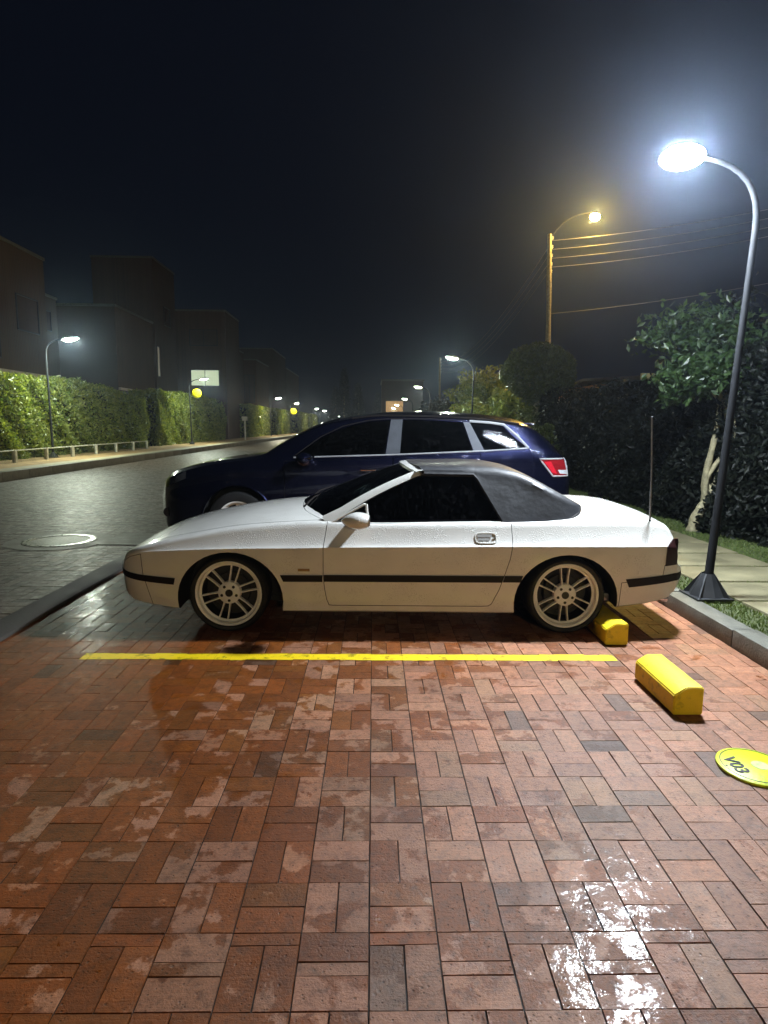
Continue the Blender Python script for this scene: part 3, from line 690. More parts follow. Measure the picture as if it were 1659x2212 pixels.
def band(x0, x1, zlo, zhi, side, off, s, yc, nx=24, nz=3, thick=0.012, slope0=0.0, slope1=0.0):
    """strip lying on the flank between heights zlo(x), zhi(x); ends may slope"""
    rows = []
    for i in range(nx+1):
        t = i/nx; row = []
        for j in range(nz+1):
            q = j/nz; x = (x0+slope0*q)*(1-t)+(x1+slope1*q)*t; z = zlo(x)*(1-q)+zhi(x)*q
            row.append((x, yc+s*(side(x, z)+off), z))
        rows.append(row)
    top = rows; bot = [[(p[0], p[1]-s*thick, p[2]) for p in r] for r in rows]
    mb = MB(); mb.grid(top); mb.grid(bot, flip=True)
    mb.grid([[r[0] for r in top], [r[0] for r in bot]]); mb.grid([[r[-1] for r in top], [r[-1] for r in bot]]); mb.grid([top[0], bot[0]]); mb.grid([top[-1], bot[-1]])
    return mb
k = lambda v: (lambda x: v)
for s in (-1, 1):
    zl = lin([(-1.9, .392), (-1.42, .352)]); zh = lin([(-1.9, .435), (-1.415, .401)])
    band(-1.968, -1.425, zl, zh, car_side, .009, s, YC, slope1=.012).build('rub_strip', M['black_trim'], p_fb, 35)
    band(-.636, -.355, k(.384), k(.432), car_side, .009, s, YC, slope0=-.022).build('rub_strip', M['black_trim'], body_o, 35)
    band(-.345, .938, k(.386), k(.435), car_side, .009, s, YC, slope1=.014).build('rub_strip', M['black_trim'], door_n if s < 0 else door_f, 35)
    band(.945, 1.072, k(.388), k(.436), car_side, .009, s, YC, slope0=.014, slope1=.017).build('rub_strip', M['black_trim'], body_o, 35)
    band(1.872, 2.325, lin([(1.872, .352), (2.32, .396)]), lin([(1.845, .412), (2.32, .452)]), car_side, .009, s, YC, slope0=-.028).build('rub_strip', M['black_trim'], p_rb, 35)
    band(-.53, -.446, k(.462), k(.481), car_side, .004, s, YC, 4, 2).build('side_marker', M['amber_lens'], body_o, 35)
    # tail lamp wrapping the rear corner
    band(2.138, 2.234, lin([(2.138, .508), (2.234, .514)]), lin([(2.140, .652), (2.205, .70), (2.232, .705)]), car_side, .010, s, YC, 14, 14, .02).build('tail_lamp', M['dark_red_lens'], car, 35)
# tail lamp panel and plate recess across the back, nose panel, exhaust tips, silencer
for q in (-.74, .30):
    b = MB(); b.box(2.236, 2.252, YC+q, YC+q+.44, .53, .69, bev=.006); b.build('rear_lamp_panel', M['dark_red_lens'], car, 35)
for q in (.50, .57):
    b = MB(); b.tube([(2.05, YC-q, .215), (2.275, YC-q, .205)], .032, 16, caps=False); b.tube([(2.272, YC-q, .205), (2.06, YC-q, .215)], .028, 16, caps=False); b.build('exhaust_tip', M['chrome'], car, 40)
b = MB(); b.box(1.62, 1.81, YC-.66, YC-.30, .20, .262, bev=.015); b.build('exhaust_silencer', M['steel'], car, 35)
b = MB(); b.box(-1.55, 2.10, YC-.52, YC+.52, .155, .20); b.build('underbody', M['well'], car)
# door handle: recessed pull with bezel and lock
def handle(s, door):
    y = lambda z: YC+s*(car_side(.82, z)+.003)
    b = MB(); cx_, cz_ = .818, .709; n = 28; o = []; i_ = []
    for kk in range(n):
        w = 2*math.pi*kk/n; ex = abs(math.cos(w))**.5*math.copysign(1, math.cos(w)); ez = abs(math.sin(w))**.5*math.copysign(1, math.sin(w))
        o.append((cx_+.079*ex, cz_+.037*ez)); i_.append((cx_+.071*ex, cz_+.030*ez))
    rows = [[(p[0], y(p[1])-s*.004, p[1]) for p in o], [(p[0], y(p[1])+s*.004, p[1]) for p in o], [(p[0], y(p[1])+s*.004, p[1]) for p in i_], [(p[0], y(p[1])-s*.002, p[1]) for p in i_]]
    rows = [r+[r[0]] for r in rows]; b.grid(rows); h = b.build('door_handle', M['white_paint'], door, 35)
    b = MB()
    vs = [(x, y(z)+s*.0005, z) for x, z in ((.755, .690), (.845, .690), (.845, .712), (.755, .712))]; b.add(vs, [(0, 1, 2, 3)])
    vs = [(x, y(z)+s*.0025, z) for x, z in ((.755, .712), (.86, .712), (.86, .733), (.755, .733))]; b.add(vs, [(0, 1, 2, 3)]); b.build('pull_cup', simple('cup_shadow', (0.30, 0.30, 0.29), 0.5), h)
    b = MB(); b.lathe([(0, 0.006), (.009, .006), (.011, .0)], 12, 'Y', (.870, y(.695), .695)); b.build('lock', M['dark_metal'], h)
handle(-1, door_n); handle(1, door_f)

# cabin glass, pillars, header, soft top
def cab_y(z): return 0.735-(z-0.79)*0.485
tops = pch([(.28, 1.196), (.40, 1.203), (.57, 1.206), (.743, 1.211), (.87, 1.209), (1.061, 1.182), (1.153, 1.150), (1.358, 1.045), (1.50, .962), (1.585, .915), (1.61, .905)])
win_top = lin([(.355, 1.142), (.762, 1.139), (.958, .80), (1.02, .795)])
base_h = pch([(1.0, .735), (1.2, .732), (1.36, .715), (1.46, .68), (1.53, .63), (1.575, .55), (1.60, .44), (1.61, .36)])
base_z = pch([(1.0, .793), (1.2, .800), (1.43, .822), (1.53, .862), (1.60, .895), (1.61, .899)])
def top_section(x):
    t = tops(x)
    if x < .97: z0 = win_top(x); y0 = cab_y(z0)
    else: z0 = base_z(x); y0 = base_h(x)
    w_ = min(1, max(0, (x-1.02)/.36)); w_ = w_*w_*(3-2*w_)
    za = max(z0+.012, t-.075); zb2_ = z0+(t-z0)*np.interp(x, [1.2, 1.45, 1.61], [.72, .62, .5]); zsh = za*(1-w_)+zb2_*w_
    ya = min(cab_y(zsh)-.004, y0-.004); yb2_ = y0-(zsh-z0)*np.interp(x, [1.1, 1.4, 1.61], [.44, .38, .4])-.004; ysh = ya*(1-w_)+yb2_*w_
    P = []
    for q in (0, .25, .5, .75, 1.0): P.append((y0+(ysh-y0)*q, z0+(zsh-z0)*q))
    rr = t-zsh
    for a in (20, 42, 62): P.append((ysh-.11*(1-math.cos(R(a))), zsh+rr*.82*math.sin(R(a))))
    ye, ze = P[-1]
    for q in (.8, .6, .4, .2, 0): P.append((ye*q, ze+(t-ze)*(1-q*q)))
    return P
txs = list(np.concatenate([np.linspace(.372, .75, 10), np.linspace(.78, .955, 9), np.linspace(.975, 1.45, 20), np.linspace(1.465, 1.61, 14)]))
b = MB(); rws = []
for x in txs:
    h = top_section(x); sh = lambda y: -.098*(1-min(1, y/.575)**2)*max(0, 1-(x-.372)/.30)
    rws.append([(x+sh(y), YC-y, z) for y, z in h]+[(x+sh(y), YC+y, z) for y, z in h[-2::-1]])
b.grid(rws)
soft = b.build('soft_top', M['canvas'], car, 32, thick=-.010)
# seam bands over the bow and along the rear quarter
half = [(np.interp(z, [.80, 1.139], [.972, .775]), cab_y(z)+.002, z) for z in np.linspace(.80, 1.13, 9)]+[(.772-.02*(1-y/.57), y+.003, z+.004) for y, z in top_section(.775)[3:]]
sb = MB(); sb.tube([(x, YC-y, z) for x, y, z in half]+[(x, YC+y, z) for x, y, z in half[-2::-1]], .0065, 6); sb.build('seam', M['black_trim'], soft, 40)
for s in (-1, 1):
    sb = MB(); sb.tube([(x, YC+s*(base_h(x)+.004), base_z(x)+.004) for x in np.linspace(.99, 1.60, 22)], .010, 6); sb.build('welt', M['black_trim'], soft, 40)
for s in (-1, 1):
    sb = MB()
    pts = []
    for x in np.linspace(1.10, 1.575, 16):
        P = top_section(x); y_, z_ = P[5]; pts.append((x, YC+s*(y_+.002), z_+.003))
    sb.tube(pts, .004, 5); sb.build('stitching', M['black_trim'], soft, 40)
# rear screen on the slope of the top
rw = []
for x in np.linspace(1.30, 1.52, 8):
    P = top_section(x); ye = P[7][0]; ze = P[7][1]; t = tops(x); rw.append([(x+.003, YC+ye*q*.45, ze+(t-ze)*(1-(q*.45)**2)+.005) for q in np.linspace(-1, 1, 9)])
b = MB(); b.grid(rw); b.build('rear_window', M['suv_glass'], car, 40)
# windscreen frame: A-pillars and header
def pillar(s): 
    p0 = Vector((-.335, YC+s*.735, .790)); p1 = Vector((.352, YC+s*.567, 1.150)); pts = []
    for q in np.linspace(0, 1, 12):
        p = p0.lerp(p1, q); p.z += .022*math.sin(math.pi*q); p.x -= .008*math.sin(math.pi*q); pts.append(p)
    return pts
fr_ = MB()
for s in (-1, 1):
    P = pillar(s); rows_ = []
    for i, p in enumerate(P):
        t = (P[min(i+1, 11)]-P[max(i-1, 0)]).normalized(); nrm = Vector((-t.z, 0, t.x)).normalized(); wv = np.interp(i, [0, 2, 11], [.060, .040, .030])
        inn = Vector((0, -s, 0))
        q = [p-nrm*.012, p+nrm*(wv*.45)+inn*.010, p+nrm*wv+inn*.034, p+nrm*(wv-.004)+inn*.052, p-nrm*.012+inn*.052]
        rows_.append([v[:] for v in q+[q[0]]])
    fr_.grid(rows_); fr_.add([v for v in rows_[0][:5]], [(0, 1, 2, 3, 4)]); fr_.add([v for v in rows_[-1][:5]], [(0, 1, 2, 3, 4)])
hdr = []
for q in np.linspace(-1, 1, 13):
    yy = q*.575; zz = 1.150+.040*(1-q*q); xx = .352-.100*(1-q*q)
    hdr.append([(xx+.002, YC+yy, zz-.014), (xx-.036, YC+yy, zz-.004), (xx-.030, YC+yy, zz+.014), (xx+.026, YC+yy, zz+.024), (xx+.034, YC+yy, zz), (xx+.002, YC+yy, zz-.014)])
fr_.grid(hdr); fr_.build('windscreen_frame', M['white_paint'], car, 38)
ws = []
for q in np.linspace(-1, 1, 15):
    xb = -.335-.225*(1-abs(q)**2.2); yb_ = q*.715; zb_ = .800+.085*(1-abs(q)**2.2)
    xt = .330-.100*(1-q*q); yt = q*.555; zt_ = 1.150+.042*(1-q*q)
    ws.append([(xb*(1-u)+xt*u, YC+yb_*(1-u)+yt*u, zb_*(1-u)+zt_*u+.012*math.sin(math.pi*u)) for u in np.linspace(0, 1, 9)])
b = MB(); b.grid(ws); b.build('windscreen', M['wind_glass'], car, 60)
# cowl under the glass and wipers
b = MB(); rr_ = []
for q in np.linspace(-1, 1, 15):
    xb = -.335-.225*(1-abs(q)**2.2); zb_ = .792+.085*(1-abs(q)**2.2)
    rr_.append([(xb+.004, YC+q*.70, zb_-.012), (xb+.16, YC+q*.68, zb_-.02), (-.10, YC+q*.66, .80)])
b.grid(rr_); b.build('cowl', M['cabin'], car, 50)
for (y0_, y1_) in ((-.38, .05), (.10, .50)):
    b = MB(); b.tube([(-.53, YC+y0_, .872), (-.47, YC+(y0_*.6+y1_*.4), .925), (-.36, YC+y1_, .945)], [.008, .006, .004], 6); b.build('wiper', M['black_trim'], car, 40)
# side windows in the doors, black belt seal
for s, dr in ((-1, door_n), (1, door_f)):
    rws = []
    for u in np.linspace(0, 1, 40):
        x = -.30+u*(1.0+.30); hi = np.interp(x, [-.30, -.12, .10, .355, .43, .762, .955, 1.0], [.80, .905, 1.033, 1.140, 1.142, 1.139, .806, .79]); lo = np.interp(x, [-.30, 1.0], [.778, .788])
        hi = max(hi, lo+.002); rws.append([(x, YC+s*(cab_y(lo+(hi-lo)*v)-.012), lo+(hi-lo)*v) for v in (0, .25, .5, .75, 1)])
    b = MB(); b.grid(rws); b.build('side_window', M['side_glass'], dr, 60)
    b = MB(); b.tube([(x, YC+s*(cab_y(.79)-.002), np.interp(x, [-.3, .6, 1.02], [.787, .793, .798])) for x in np.linspace(-.20, 1.02, 16)], .009, 6); b.build('belt_seal', M['black_trim'], dr, 40)
    b = MB(); b.tube([(x, YC+s*(cab_y(win_top(x))-.004), win_top(x)-.004) for x in np.linspace(.36, .762, 8)]+[(x, YC+s*(cab_y(win_top(x))-.004), win_top(x)) for x in np.linspace(.80, .955, 6)], .009, 6); b.build('window_seal', M['black_trim'], soft, 40)
# mirrors
for s, dr in ((-1, door_n), (1, door_f)):
    b = MB()
    def shp(p):
        x = p[0]; f_ = 1.0 if x > 0 else 1-.35*(-x)**1.5
        return Vector((max(min(x, .80), -1), p[1]*f_, p[2]*(f_*.98)))
    b.ellipsoid((-.105, YC+s*.915, .842), (.112, .085, .062), 20, 14, fn=shp)
    b.tube([(-.12, YC+s*.74, .812), (-.11, YC+s*.80, .818), (-.10, YC+s*.87, .832)], [.042, .035, .03], 10)
    mm_ = b.build('mirror', M['white_paint'], dr, 45)
    b = MB(); b.lathe([(0, 0), (.05, 0), (.052, .002)], 20, 'Y', (0, 0, 0)); me_ = b
    b = MB(); n = 20; b.add([(-.0145, YC+s*.915+.066*math.cos(2*math.pi*q/n), .842+.046*math.sin(2*math.pi*q/n)) for q in range(n)], [tuple(range(n))]); b.build('mirror_glass', M['chrome'], mm_)
    b = MB(); b.tube([(-.335+.02, YC+s*.735, .79), (-.06, YC+s*.69, .93), (-.045, YC+s*.695, .93), (-.03, YC+s*.735, .79)], .010, 6); b.build('quarter_trim', M['white_paint'], dr, 40)
# antenna
b = MB(); b.lathe([(.022, -.012), (.018, .004), (.006, .030), (0, .034)], 14, 'Z', (2.045, YC-.70, .806)); at_ = b.build('antenna', M['black_trim'], car, 40)
b = MB(); b.tube([(2.045, YC-.70, .83), (2.03, YC-.70, 1.2), (2.005, YC-.70, 1.575)], [.007, .006, .005], 6); b.ellipsoid((2.005, YC-.70, 1.578), (.008, .008, .008), 8, 6); b.build('mast', simple('mast_grey', (0.22, 0.22, 0.23), 0.4, metal=0.3), at_, 40)
# interior
b = MB(); b.box(-.20, 0.02, YC-.62, YC+.62, .60, .80, bev=.03); b.build('dashboard', M['cabin'], car, 40)
for s in (-1, 1):
    b = MB(); b.box(.30, .80, YC+s*.33-.24, YC+s*.33+.24, .38, .52, bev=.05); 
    seat = b.build('seat', M['cabin'], car, 40)
    b = MB(); rws = []
    for u in np.linspace(0, 1, 7): rws.append([(.78+.16*u, YC+s*.33+q*(.23-.05*u), .50+.42*u) for q in (-1, -.4, .4, 1)])
    b.grid(rws); b.build('seat_back', M['cabin'], seat, 40, thick=.10)
    b = MB(); b.box(.90, .97, YC+s*.33-.12, YC+s*.33+.12, .93, 1.06, bev=.03); b.build('headrest', M['cabin'], seat, 40)
b = MB(); pts = [(.16+.05*math.cos(w), YC-.34+.17*math.sin(w), .74+.15*math.cos(w)) for w in np.linspace(0, 2*math.pi, 25)]; b.tube(pts, .013, 8); b.tube([(.0, YC-.34, .70), (.16, YC-.34, .74)], .03, 8); b.build('steering_wheel', M['cabin'], car, 40)
for (wx, wz) in ((-1.034, .287), (1.416, .283)):
    for s in (-1, 1): make_wheel(car, (wx, YC+s*.815, wz), .287, .241, .20, -s, 'twin')

# ------------------------------------------------------------------ dark blue estate SUV
YS = 8.07
suv = empty('parked_suv', (-.12, YS, 0), 'dark blue family SUV with black windows and chrome trim, parked behind the white convertible', 'car')
s_zb = pch([(-2.71, .50), (-2.67, .33), (-2.60, .235), (-2.4, .215), (-1, .23), (1, .24), (2.1, .28), (2.3, .36), (2.40, .50), (2.44, .62)])
s_w = pch([(-2.71, .24), (-2.67, .34), (-2.62, .46), (-2.57, .58), (-2.52, .69), (-2.42, .82), (-2.3, .895), (-2.0, .94), (-1.5, .958), (0, .968), (1.5, .958), (2.0, .935), (2.2, .90), (2.34, .82), (2.41, .70), (2.44, .58)])
s_belt = pch([(-2.71, .62), (-2.62, .71), (-2.52, .79), (-2.42, .865), (-2.2, .95), (-1.9, 1.02), (-1.5, 1.075), (-1.2, 1.095), (-.9, 1.108), (0, 1.142), (.316, 1.158), (1.31, 1.212), (1.82, 1.246), (2.0, 1.24), (2.2, 1.19), (2.36, 1.04), (2.41, .90), (2.44, .70)])
s_rail = pch([(-2.71, .64), (-2.62, .735), (-2.52, .82), (-2.42, .90), (-2.2, .98), (-1.9, 1.048), (-1.5, 1.10), (-1.32, 1.128), (-1.1, 1.24), (-.62, 1.468), (-.3, 1.545), (.127, 1.590), (.7, 1.585), (1.117, 1.570), (1.557, 1.532), (1.85, 1.485), (2.02, 1.385), (2.2, 1.24), (2.36, 1.07), (2.41, .92), (2.44, .71)])
s_top = pch([(-2.71, .66), (-2.62, .76), (-2.54, .85), (-2.45, .925), (-2.24, .997), (-1.92, 1.068), (-1.53, 1.120), (-1.35, 1.152), (-1.1, 1.30), (-.62, 1.536), (-.3, 1.612), (-.04, 1.648), (.13, 1.672), (.72, 1.690), (1.16, 1.678), (1.6, 1.640), (1.86, 1.590), (2.02, 1.46), (2.2, 1.305), (2.365, 1.13), (2.41, .95), (2.44, .72)])
s_ry = pch([(-2.71, .30), (-2.5, .62), (-2.2, .74), (-1.6, .80), (-1.32, .82), (-.62, .80), (0, .788), (1.2, .785), (1.8, .775), (2.05, .76), (2.2, .74), (2.38, .62), (2.44, .45)])
def suv_section(x):
    w = s_w(x); b_ = s_zb(x); bl = s_belt(x); ra = max(s_rail(x), bl+.006); t = max(s_top(x), ra+.006); ry = min(s_ry(x), w-.06)
    wb_ = w-.045; P = [(0, b_+.02), (w*.5, b_+.012), (w-.16, b_)]
    prof = [(.0, -.075), (.05, -.04), (.15, -.022), (.30, -.008), (.45, 0), (.60, -.002), (.72, -.012), (.80, -.016), (.86, -.012), (.90, -.018), (.95, -.032), (1.0, -.045)]
    for u, d in prof: P.append((w+d, b_+(bl-b_)*u))
    for u in (.12, .3, .5, .7, .88, 1.0): P.append((wb_+(ry-wb_)*(u**1.12), bl+(ra-bl)*u))
    e = t-ra
    P.append((ry-.03, ra+min(.02, e*.35))); y1, z1 = P[-1]
    for q in (.92, .8, .62, .42, .2, 0): P.append((y1*q, z1+(t-z1)*(1-q**2.2)))
    return P
def suv_side(x, z):
    P = suv_section(x)[3:21]; zz = [p[1] for p in P]; yy = [p[0] for p in P]
    return float(np.interp(z, zz, yy))
sxs = list(np.concatenate([np.linspace(-2.71, -2.5, 10), np.linspace(-2.46, -1.4, 24), np.linspace(-1.36, -.3, 26), np.linspace(-.24, 1.8, 36), np.linspace(1.85, 2.3, 14), np.linspace(2.32, 2.44, 9)]))
sb_ = raw_mesh(loft(suv_section, sxs, YS))
cut = MB()
for (ax, az) in ((-1.595, .36), (1.28, .36)):
    for s in (-1, 1):
        n = 36; vs = []
        for yy in (YS+s*1.2, YS+s*.60):
            for kk in range(n):
                w = 2*math.pi*kk/n; vs.append((ax+.425*math.cos(w), yy, az+.425*math.sin(w)))
        cut.add(vs, [tuple(range(n)), tuple(range(2*n-1, n-1, -1))]+[(kk, (kk+1) % n, n+(kk+1) % n, n+kk) for kk in range(n)], 1)
sb_ = boolean(sb_, raw_mesh(cut), 'DIFFERENCE', 3)
SM = [M['navy_paint'], M['well'], M['cabin']]
fd_o = [(-1.04, 1.09), (-1.03, .63), (-.98, .36), (.10, .36), (.13, .6), (.225, 1.15)]
fd_o = [(-1.04, 1.075), (-1.03, .63), (-.98, .36), (.20, .36), (.225, .7), (.235, 1.125)]
rd_o = [(.247, 1.125), (.238, .7), (.213, .36), (.82, .36), (.90, .62), (1.10, .84), (1.22, 1.0), (1.27, 1.18)]
doors = {}
for s in (-1, 1):
    a0, a1 = (YS-1.3, YS-.80) if s < 0 else (YS+.80, YS+1.3)
    sb_, doors[(s, 0)] = split_part(sb_, fd_o, 'Y', a0, a1, 'front_door', .003, suv, SM)
    sb_, doors[(s, 1)] = split_part(sb_, rd_o, 'Y', a0, a1, 'rear_door', .003, suv, SM)
suv_body = to_part(sb_, 'body', SM, suv)
def panel(bot, top, side, off, s, yc, n=10, m=4):
    """bot/top: polylines (x,z) with equal parameter; mapped on the flank"""
    def at(pl, u):
        d = [0]
        for i in range(1, len(pl)): d.append(d[-1]+math.dist(pl[i], pl[i-1]))
        u *= d[-1]; return (np.interp(u, d, [p[0] for p in pl]), np.interp(u, d, [p[1] for p in pl]))
    rows_ = []
    for u in np.linspace(0, 1, n+1):
        a_ = at(bot, u); b_ = at(top, u); rows_.append([(a_[0]*(1-v)+b_[0]*v, yc+s*(side(a_[0]*(1-v)+b_[0]*v, a_[1]*(1-v)+b_[1]*v)+off), a_[1]*(1-v)+b_[1]*v) for v in np.linspace(0, 1, m+1)])
    mb = MB(); mb.grid(rows_); return mb
def flank_tube(pts, off, r, s, yc, side): return [(x, yc+s*(side(x, z)+off), z) for x, z in pts]
def dens(pl, n=6):
    o = []
    for i in range(len(pl)-1):
        for q in range(n): o.append((pl[i][0]+(pl[i+1][0]-pl[i][0])*q/n, pl[i][1]+(pl[i+1][1]-pl[i][1])*q/n))
    return o+[pl[-1]]
W1b = [(-.90, 1.128), (.140, 1.168)]; W1t = [(-.90, 1.145), (-.62, 1.345), (-.35, 1.475), (-.05, 1.545), (.205, 1.568)]
W2b = [(.322, 1.175), (1.178, 1.218)]; W2t = [(.355, 1.572), (.70, 1.570), (1.066, 1.552)]
W3b = [(1.315, 1.226), (1.806, 1.262)]; W3t = [(1.150, 1.548), (1.40, 1.532), (1.540, 1.512)]
for s in (-1, 1):
    panel(W1b, W1t, suv_side, .006, s, YS).build('front_window', M['suv_glass'], doors[(s, 0)], 50)
    panel(W2b, W2t, suv_side, .006, s, YS).build('rear_window', M['suv_glass'], doors[(s, 1)], 50)
    panel(W3b, W3t, suv_side, .006, s, YS).build('quarter_window', M['suv_glass'], suv, 50)
    b = MB(); panel([(.150, 1.164), (.318, 1.172)], [(.212, 1.572), (.350, 1.575)], suv_side, .004, s, YS, 4, 6)
    bb = panel([(.150, 1.164), (.318, 1.172)], [(.212, 1.572), (.350, 1.575)], suv_side, .004, s, YS, 4, 6); bb.build('centre_pillar', simple('pillar_gloss', (0.05, 0.055, 0.065), 0.6, spec=0.2), suv_body, 50)
    bb = panel([(1.183, 1.218), (1.31, 1.224)], [(1.070, 1.552), (1.146, 1.55)], suv_side, .005, s, YS, 4, 6); bb.build('rear_pillar', simple('rear_pillar_trim', (0.08, 0.085, 0.10), 0.6, spec=0.2), suv_body, 50)
    b = MB(); b.tube(flank_tube(dens([(-.93, 1.118), (.14, 1.158), (.32, 1.166), (1.31, 1.216), (1.83, 1.252)]), .004, 0, s, YS, suv_side), .009, 6)
    b2 = MB(); b2.tube(flank_tube(dens([(-.93, 1.13), (-.62, 1.36), (-.35, 1.49), (-.05, 1.560), (.205, 1.582), (.70, 1.583), (1.146, 1.560)]), .003, 0, s, YS, suv_side), .006, 6); b2.build('window_seal', M['black_trim'], suv, 40)
    b.tube(flank_tube(dens([(1.146, 1.562), (1.40, 1.545), (1.556, 1.524), (1.70, 1.40), (1.836, 1.252)]), .004, 0, s, YS, suv_side), .016, 6)
    b.build('window_trim', M['satin'], suv, 40)
    for dk, xx in ((0, -.01), (1, 1.02)):
        b = MB(); b.tube([(xx-.13, YS+s*(suv_side(xx-.13, .985)+.022), .984), (xx, YS+s*(suv_side(xx, .985)+.034), .985), (xx+.13, YS+s*(suv_side(xx+.13, .985)+.022), .986)], .013, 8); b.build('door_handle', M['chrome'], doors[(s, dk)], 40)
    # mirror
    b = MB(); b.ellipsoid((-.79, YS+s*1.07, 1.10), (.10, .12, .085), 16, 10); b.tube([(-.86, YS+s*.90, 1.09), (-.82, YS+s*1.0, 1.07)], .04, 8); m_ = b.build('mirror', M['navy_paint'], doors[(s, 0)], 50)
    b = MB(); b.tube([(-.80, YS+s*1.172, 1.115), (-.70, YS+s*1.165, 1.128), (-.675, YS+s*1.12, 1.14)], .012, 6); b.build('mirror_trim', M['chrome'], m_, 40)
    panel([(2.145, .935), (2.335, .93)], [(1.985, 1.118), (2.29, 1.122)], suv_side, .006, s, YS, 6, 5).build('tail_lamp', M['red_lens'], suv, 50)
    b = MB(); b.tube(flank_tube(dens([(2.140, .925), (1.97, 1.128), (2.30, 1.132), (2.345, .925), (2.140, .925)]), .006, 0, s, YS, suv_side), .010, 6)
    tr_ = b.build('lamp_trim', M['satin'], suv, 40)
    panel([(2.135, .965), (2.19, .955)], [(2.02, 1.095), (2.11, 1.098)], suv_side, .009, s, YS, 4, 4).build('brake_lamp', M['bright_red_lens'], suv, 50)
    panel([(2.23, .955), (2.335, .945)], [(2.20, 1.0), (2.325, .995)], suv_side, .009, s, YS, 3, 3).build('reversing_lamp', M['clear_lens'], suv, 50)
    panel([(-2.60, .69), (-2.20, .86)], [(-2.53, .78), (-2.20, .945)], suv_side, .006, s, YS, 6, 4).build('headlamp', M['smoke_lens'], suv, 50)
    b = MB(); b.lathe([(0, s*-.0), (.045, 0), (.055, 0)], 16, 'Y', (-2.47, YS+s*(suv_side(-2.47, .42)+.008), .44)); b.build('fog_lamp', M['smoke_lens'], suv)
    for ax in (-1.595, 1.28):
        b = MB(); b.tube([(ax+.43*math.cos(w), YS+s*suv_side(ax+.43*math.cos(w), .36+.43*math.sin(w)), .36+.43*math.sin(w)) for w in np.linspace(.1, math.pi-.1, 24)], .012, 6); b.build('wheel_arch_lip', M['navy_paint'], suv_body, 40)
    b = MB(); b.tube([(x, YS+s*(s_ry(x)-.03), s_rail(x)+.028) for x in np.linspace(-.25, 1.75, 20)], .012, 6); b.build('roof_rail', M['black_trim'], suv_body, 40)
    for wx in (-1.595, 1.28): make_wheel(suv, (wx, YS+s*.945, .355), .355, .245, .24, -s, 'five')
ws = []
for x in np.linspace(-1.28, -.42, 12):
    P = suv_section(x); y1, z1 = P[21]; t = P[-1][1]; ws.append([(x-.004, YS+q*y1*.96, z1+(t-z1)*(1-(abs(q)*.96)**2.2)+.005) for q in np.linspace(-1, 1, 13)])
b = MB(); b.grid(ws); b.build('windscreen', M['suv_glass'], suv, 60)
ws = []
for x in np.linspace(1.98, 2.33, 8):
    P = suv_section(x); y1, z1 = P[21]; t = P[-1][1]; ws.append([(x+.008, YS+q*y1*.92, z1+(t-z1)*(1-(abs(q)*.92)**2.2)+.004) for q in np.linspace(-1, 1, 13)])
b = MB(); b.grid(ws); b.build('rear_screen', M['suv_glass'], suv, 60)
b = MB(); b.box(1.80, 1.99, YS-.56, YS+.56, 1.515, 1.55, bev=.012); b.build('roof_spoiler', M['navy_paint'], suv, 40)
b = MB(); b.tube([(-1.30, YS-.35, 1.16), (-1.18, YS+.1, 1.235)], .012, 6); b.tube([(-1.32, YS+.2, 1.16), (-1.2, YS+.55, 1.2)], .012, 6); b.build('wiper', M['black_trim'], suv, 40)

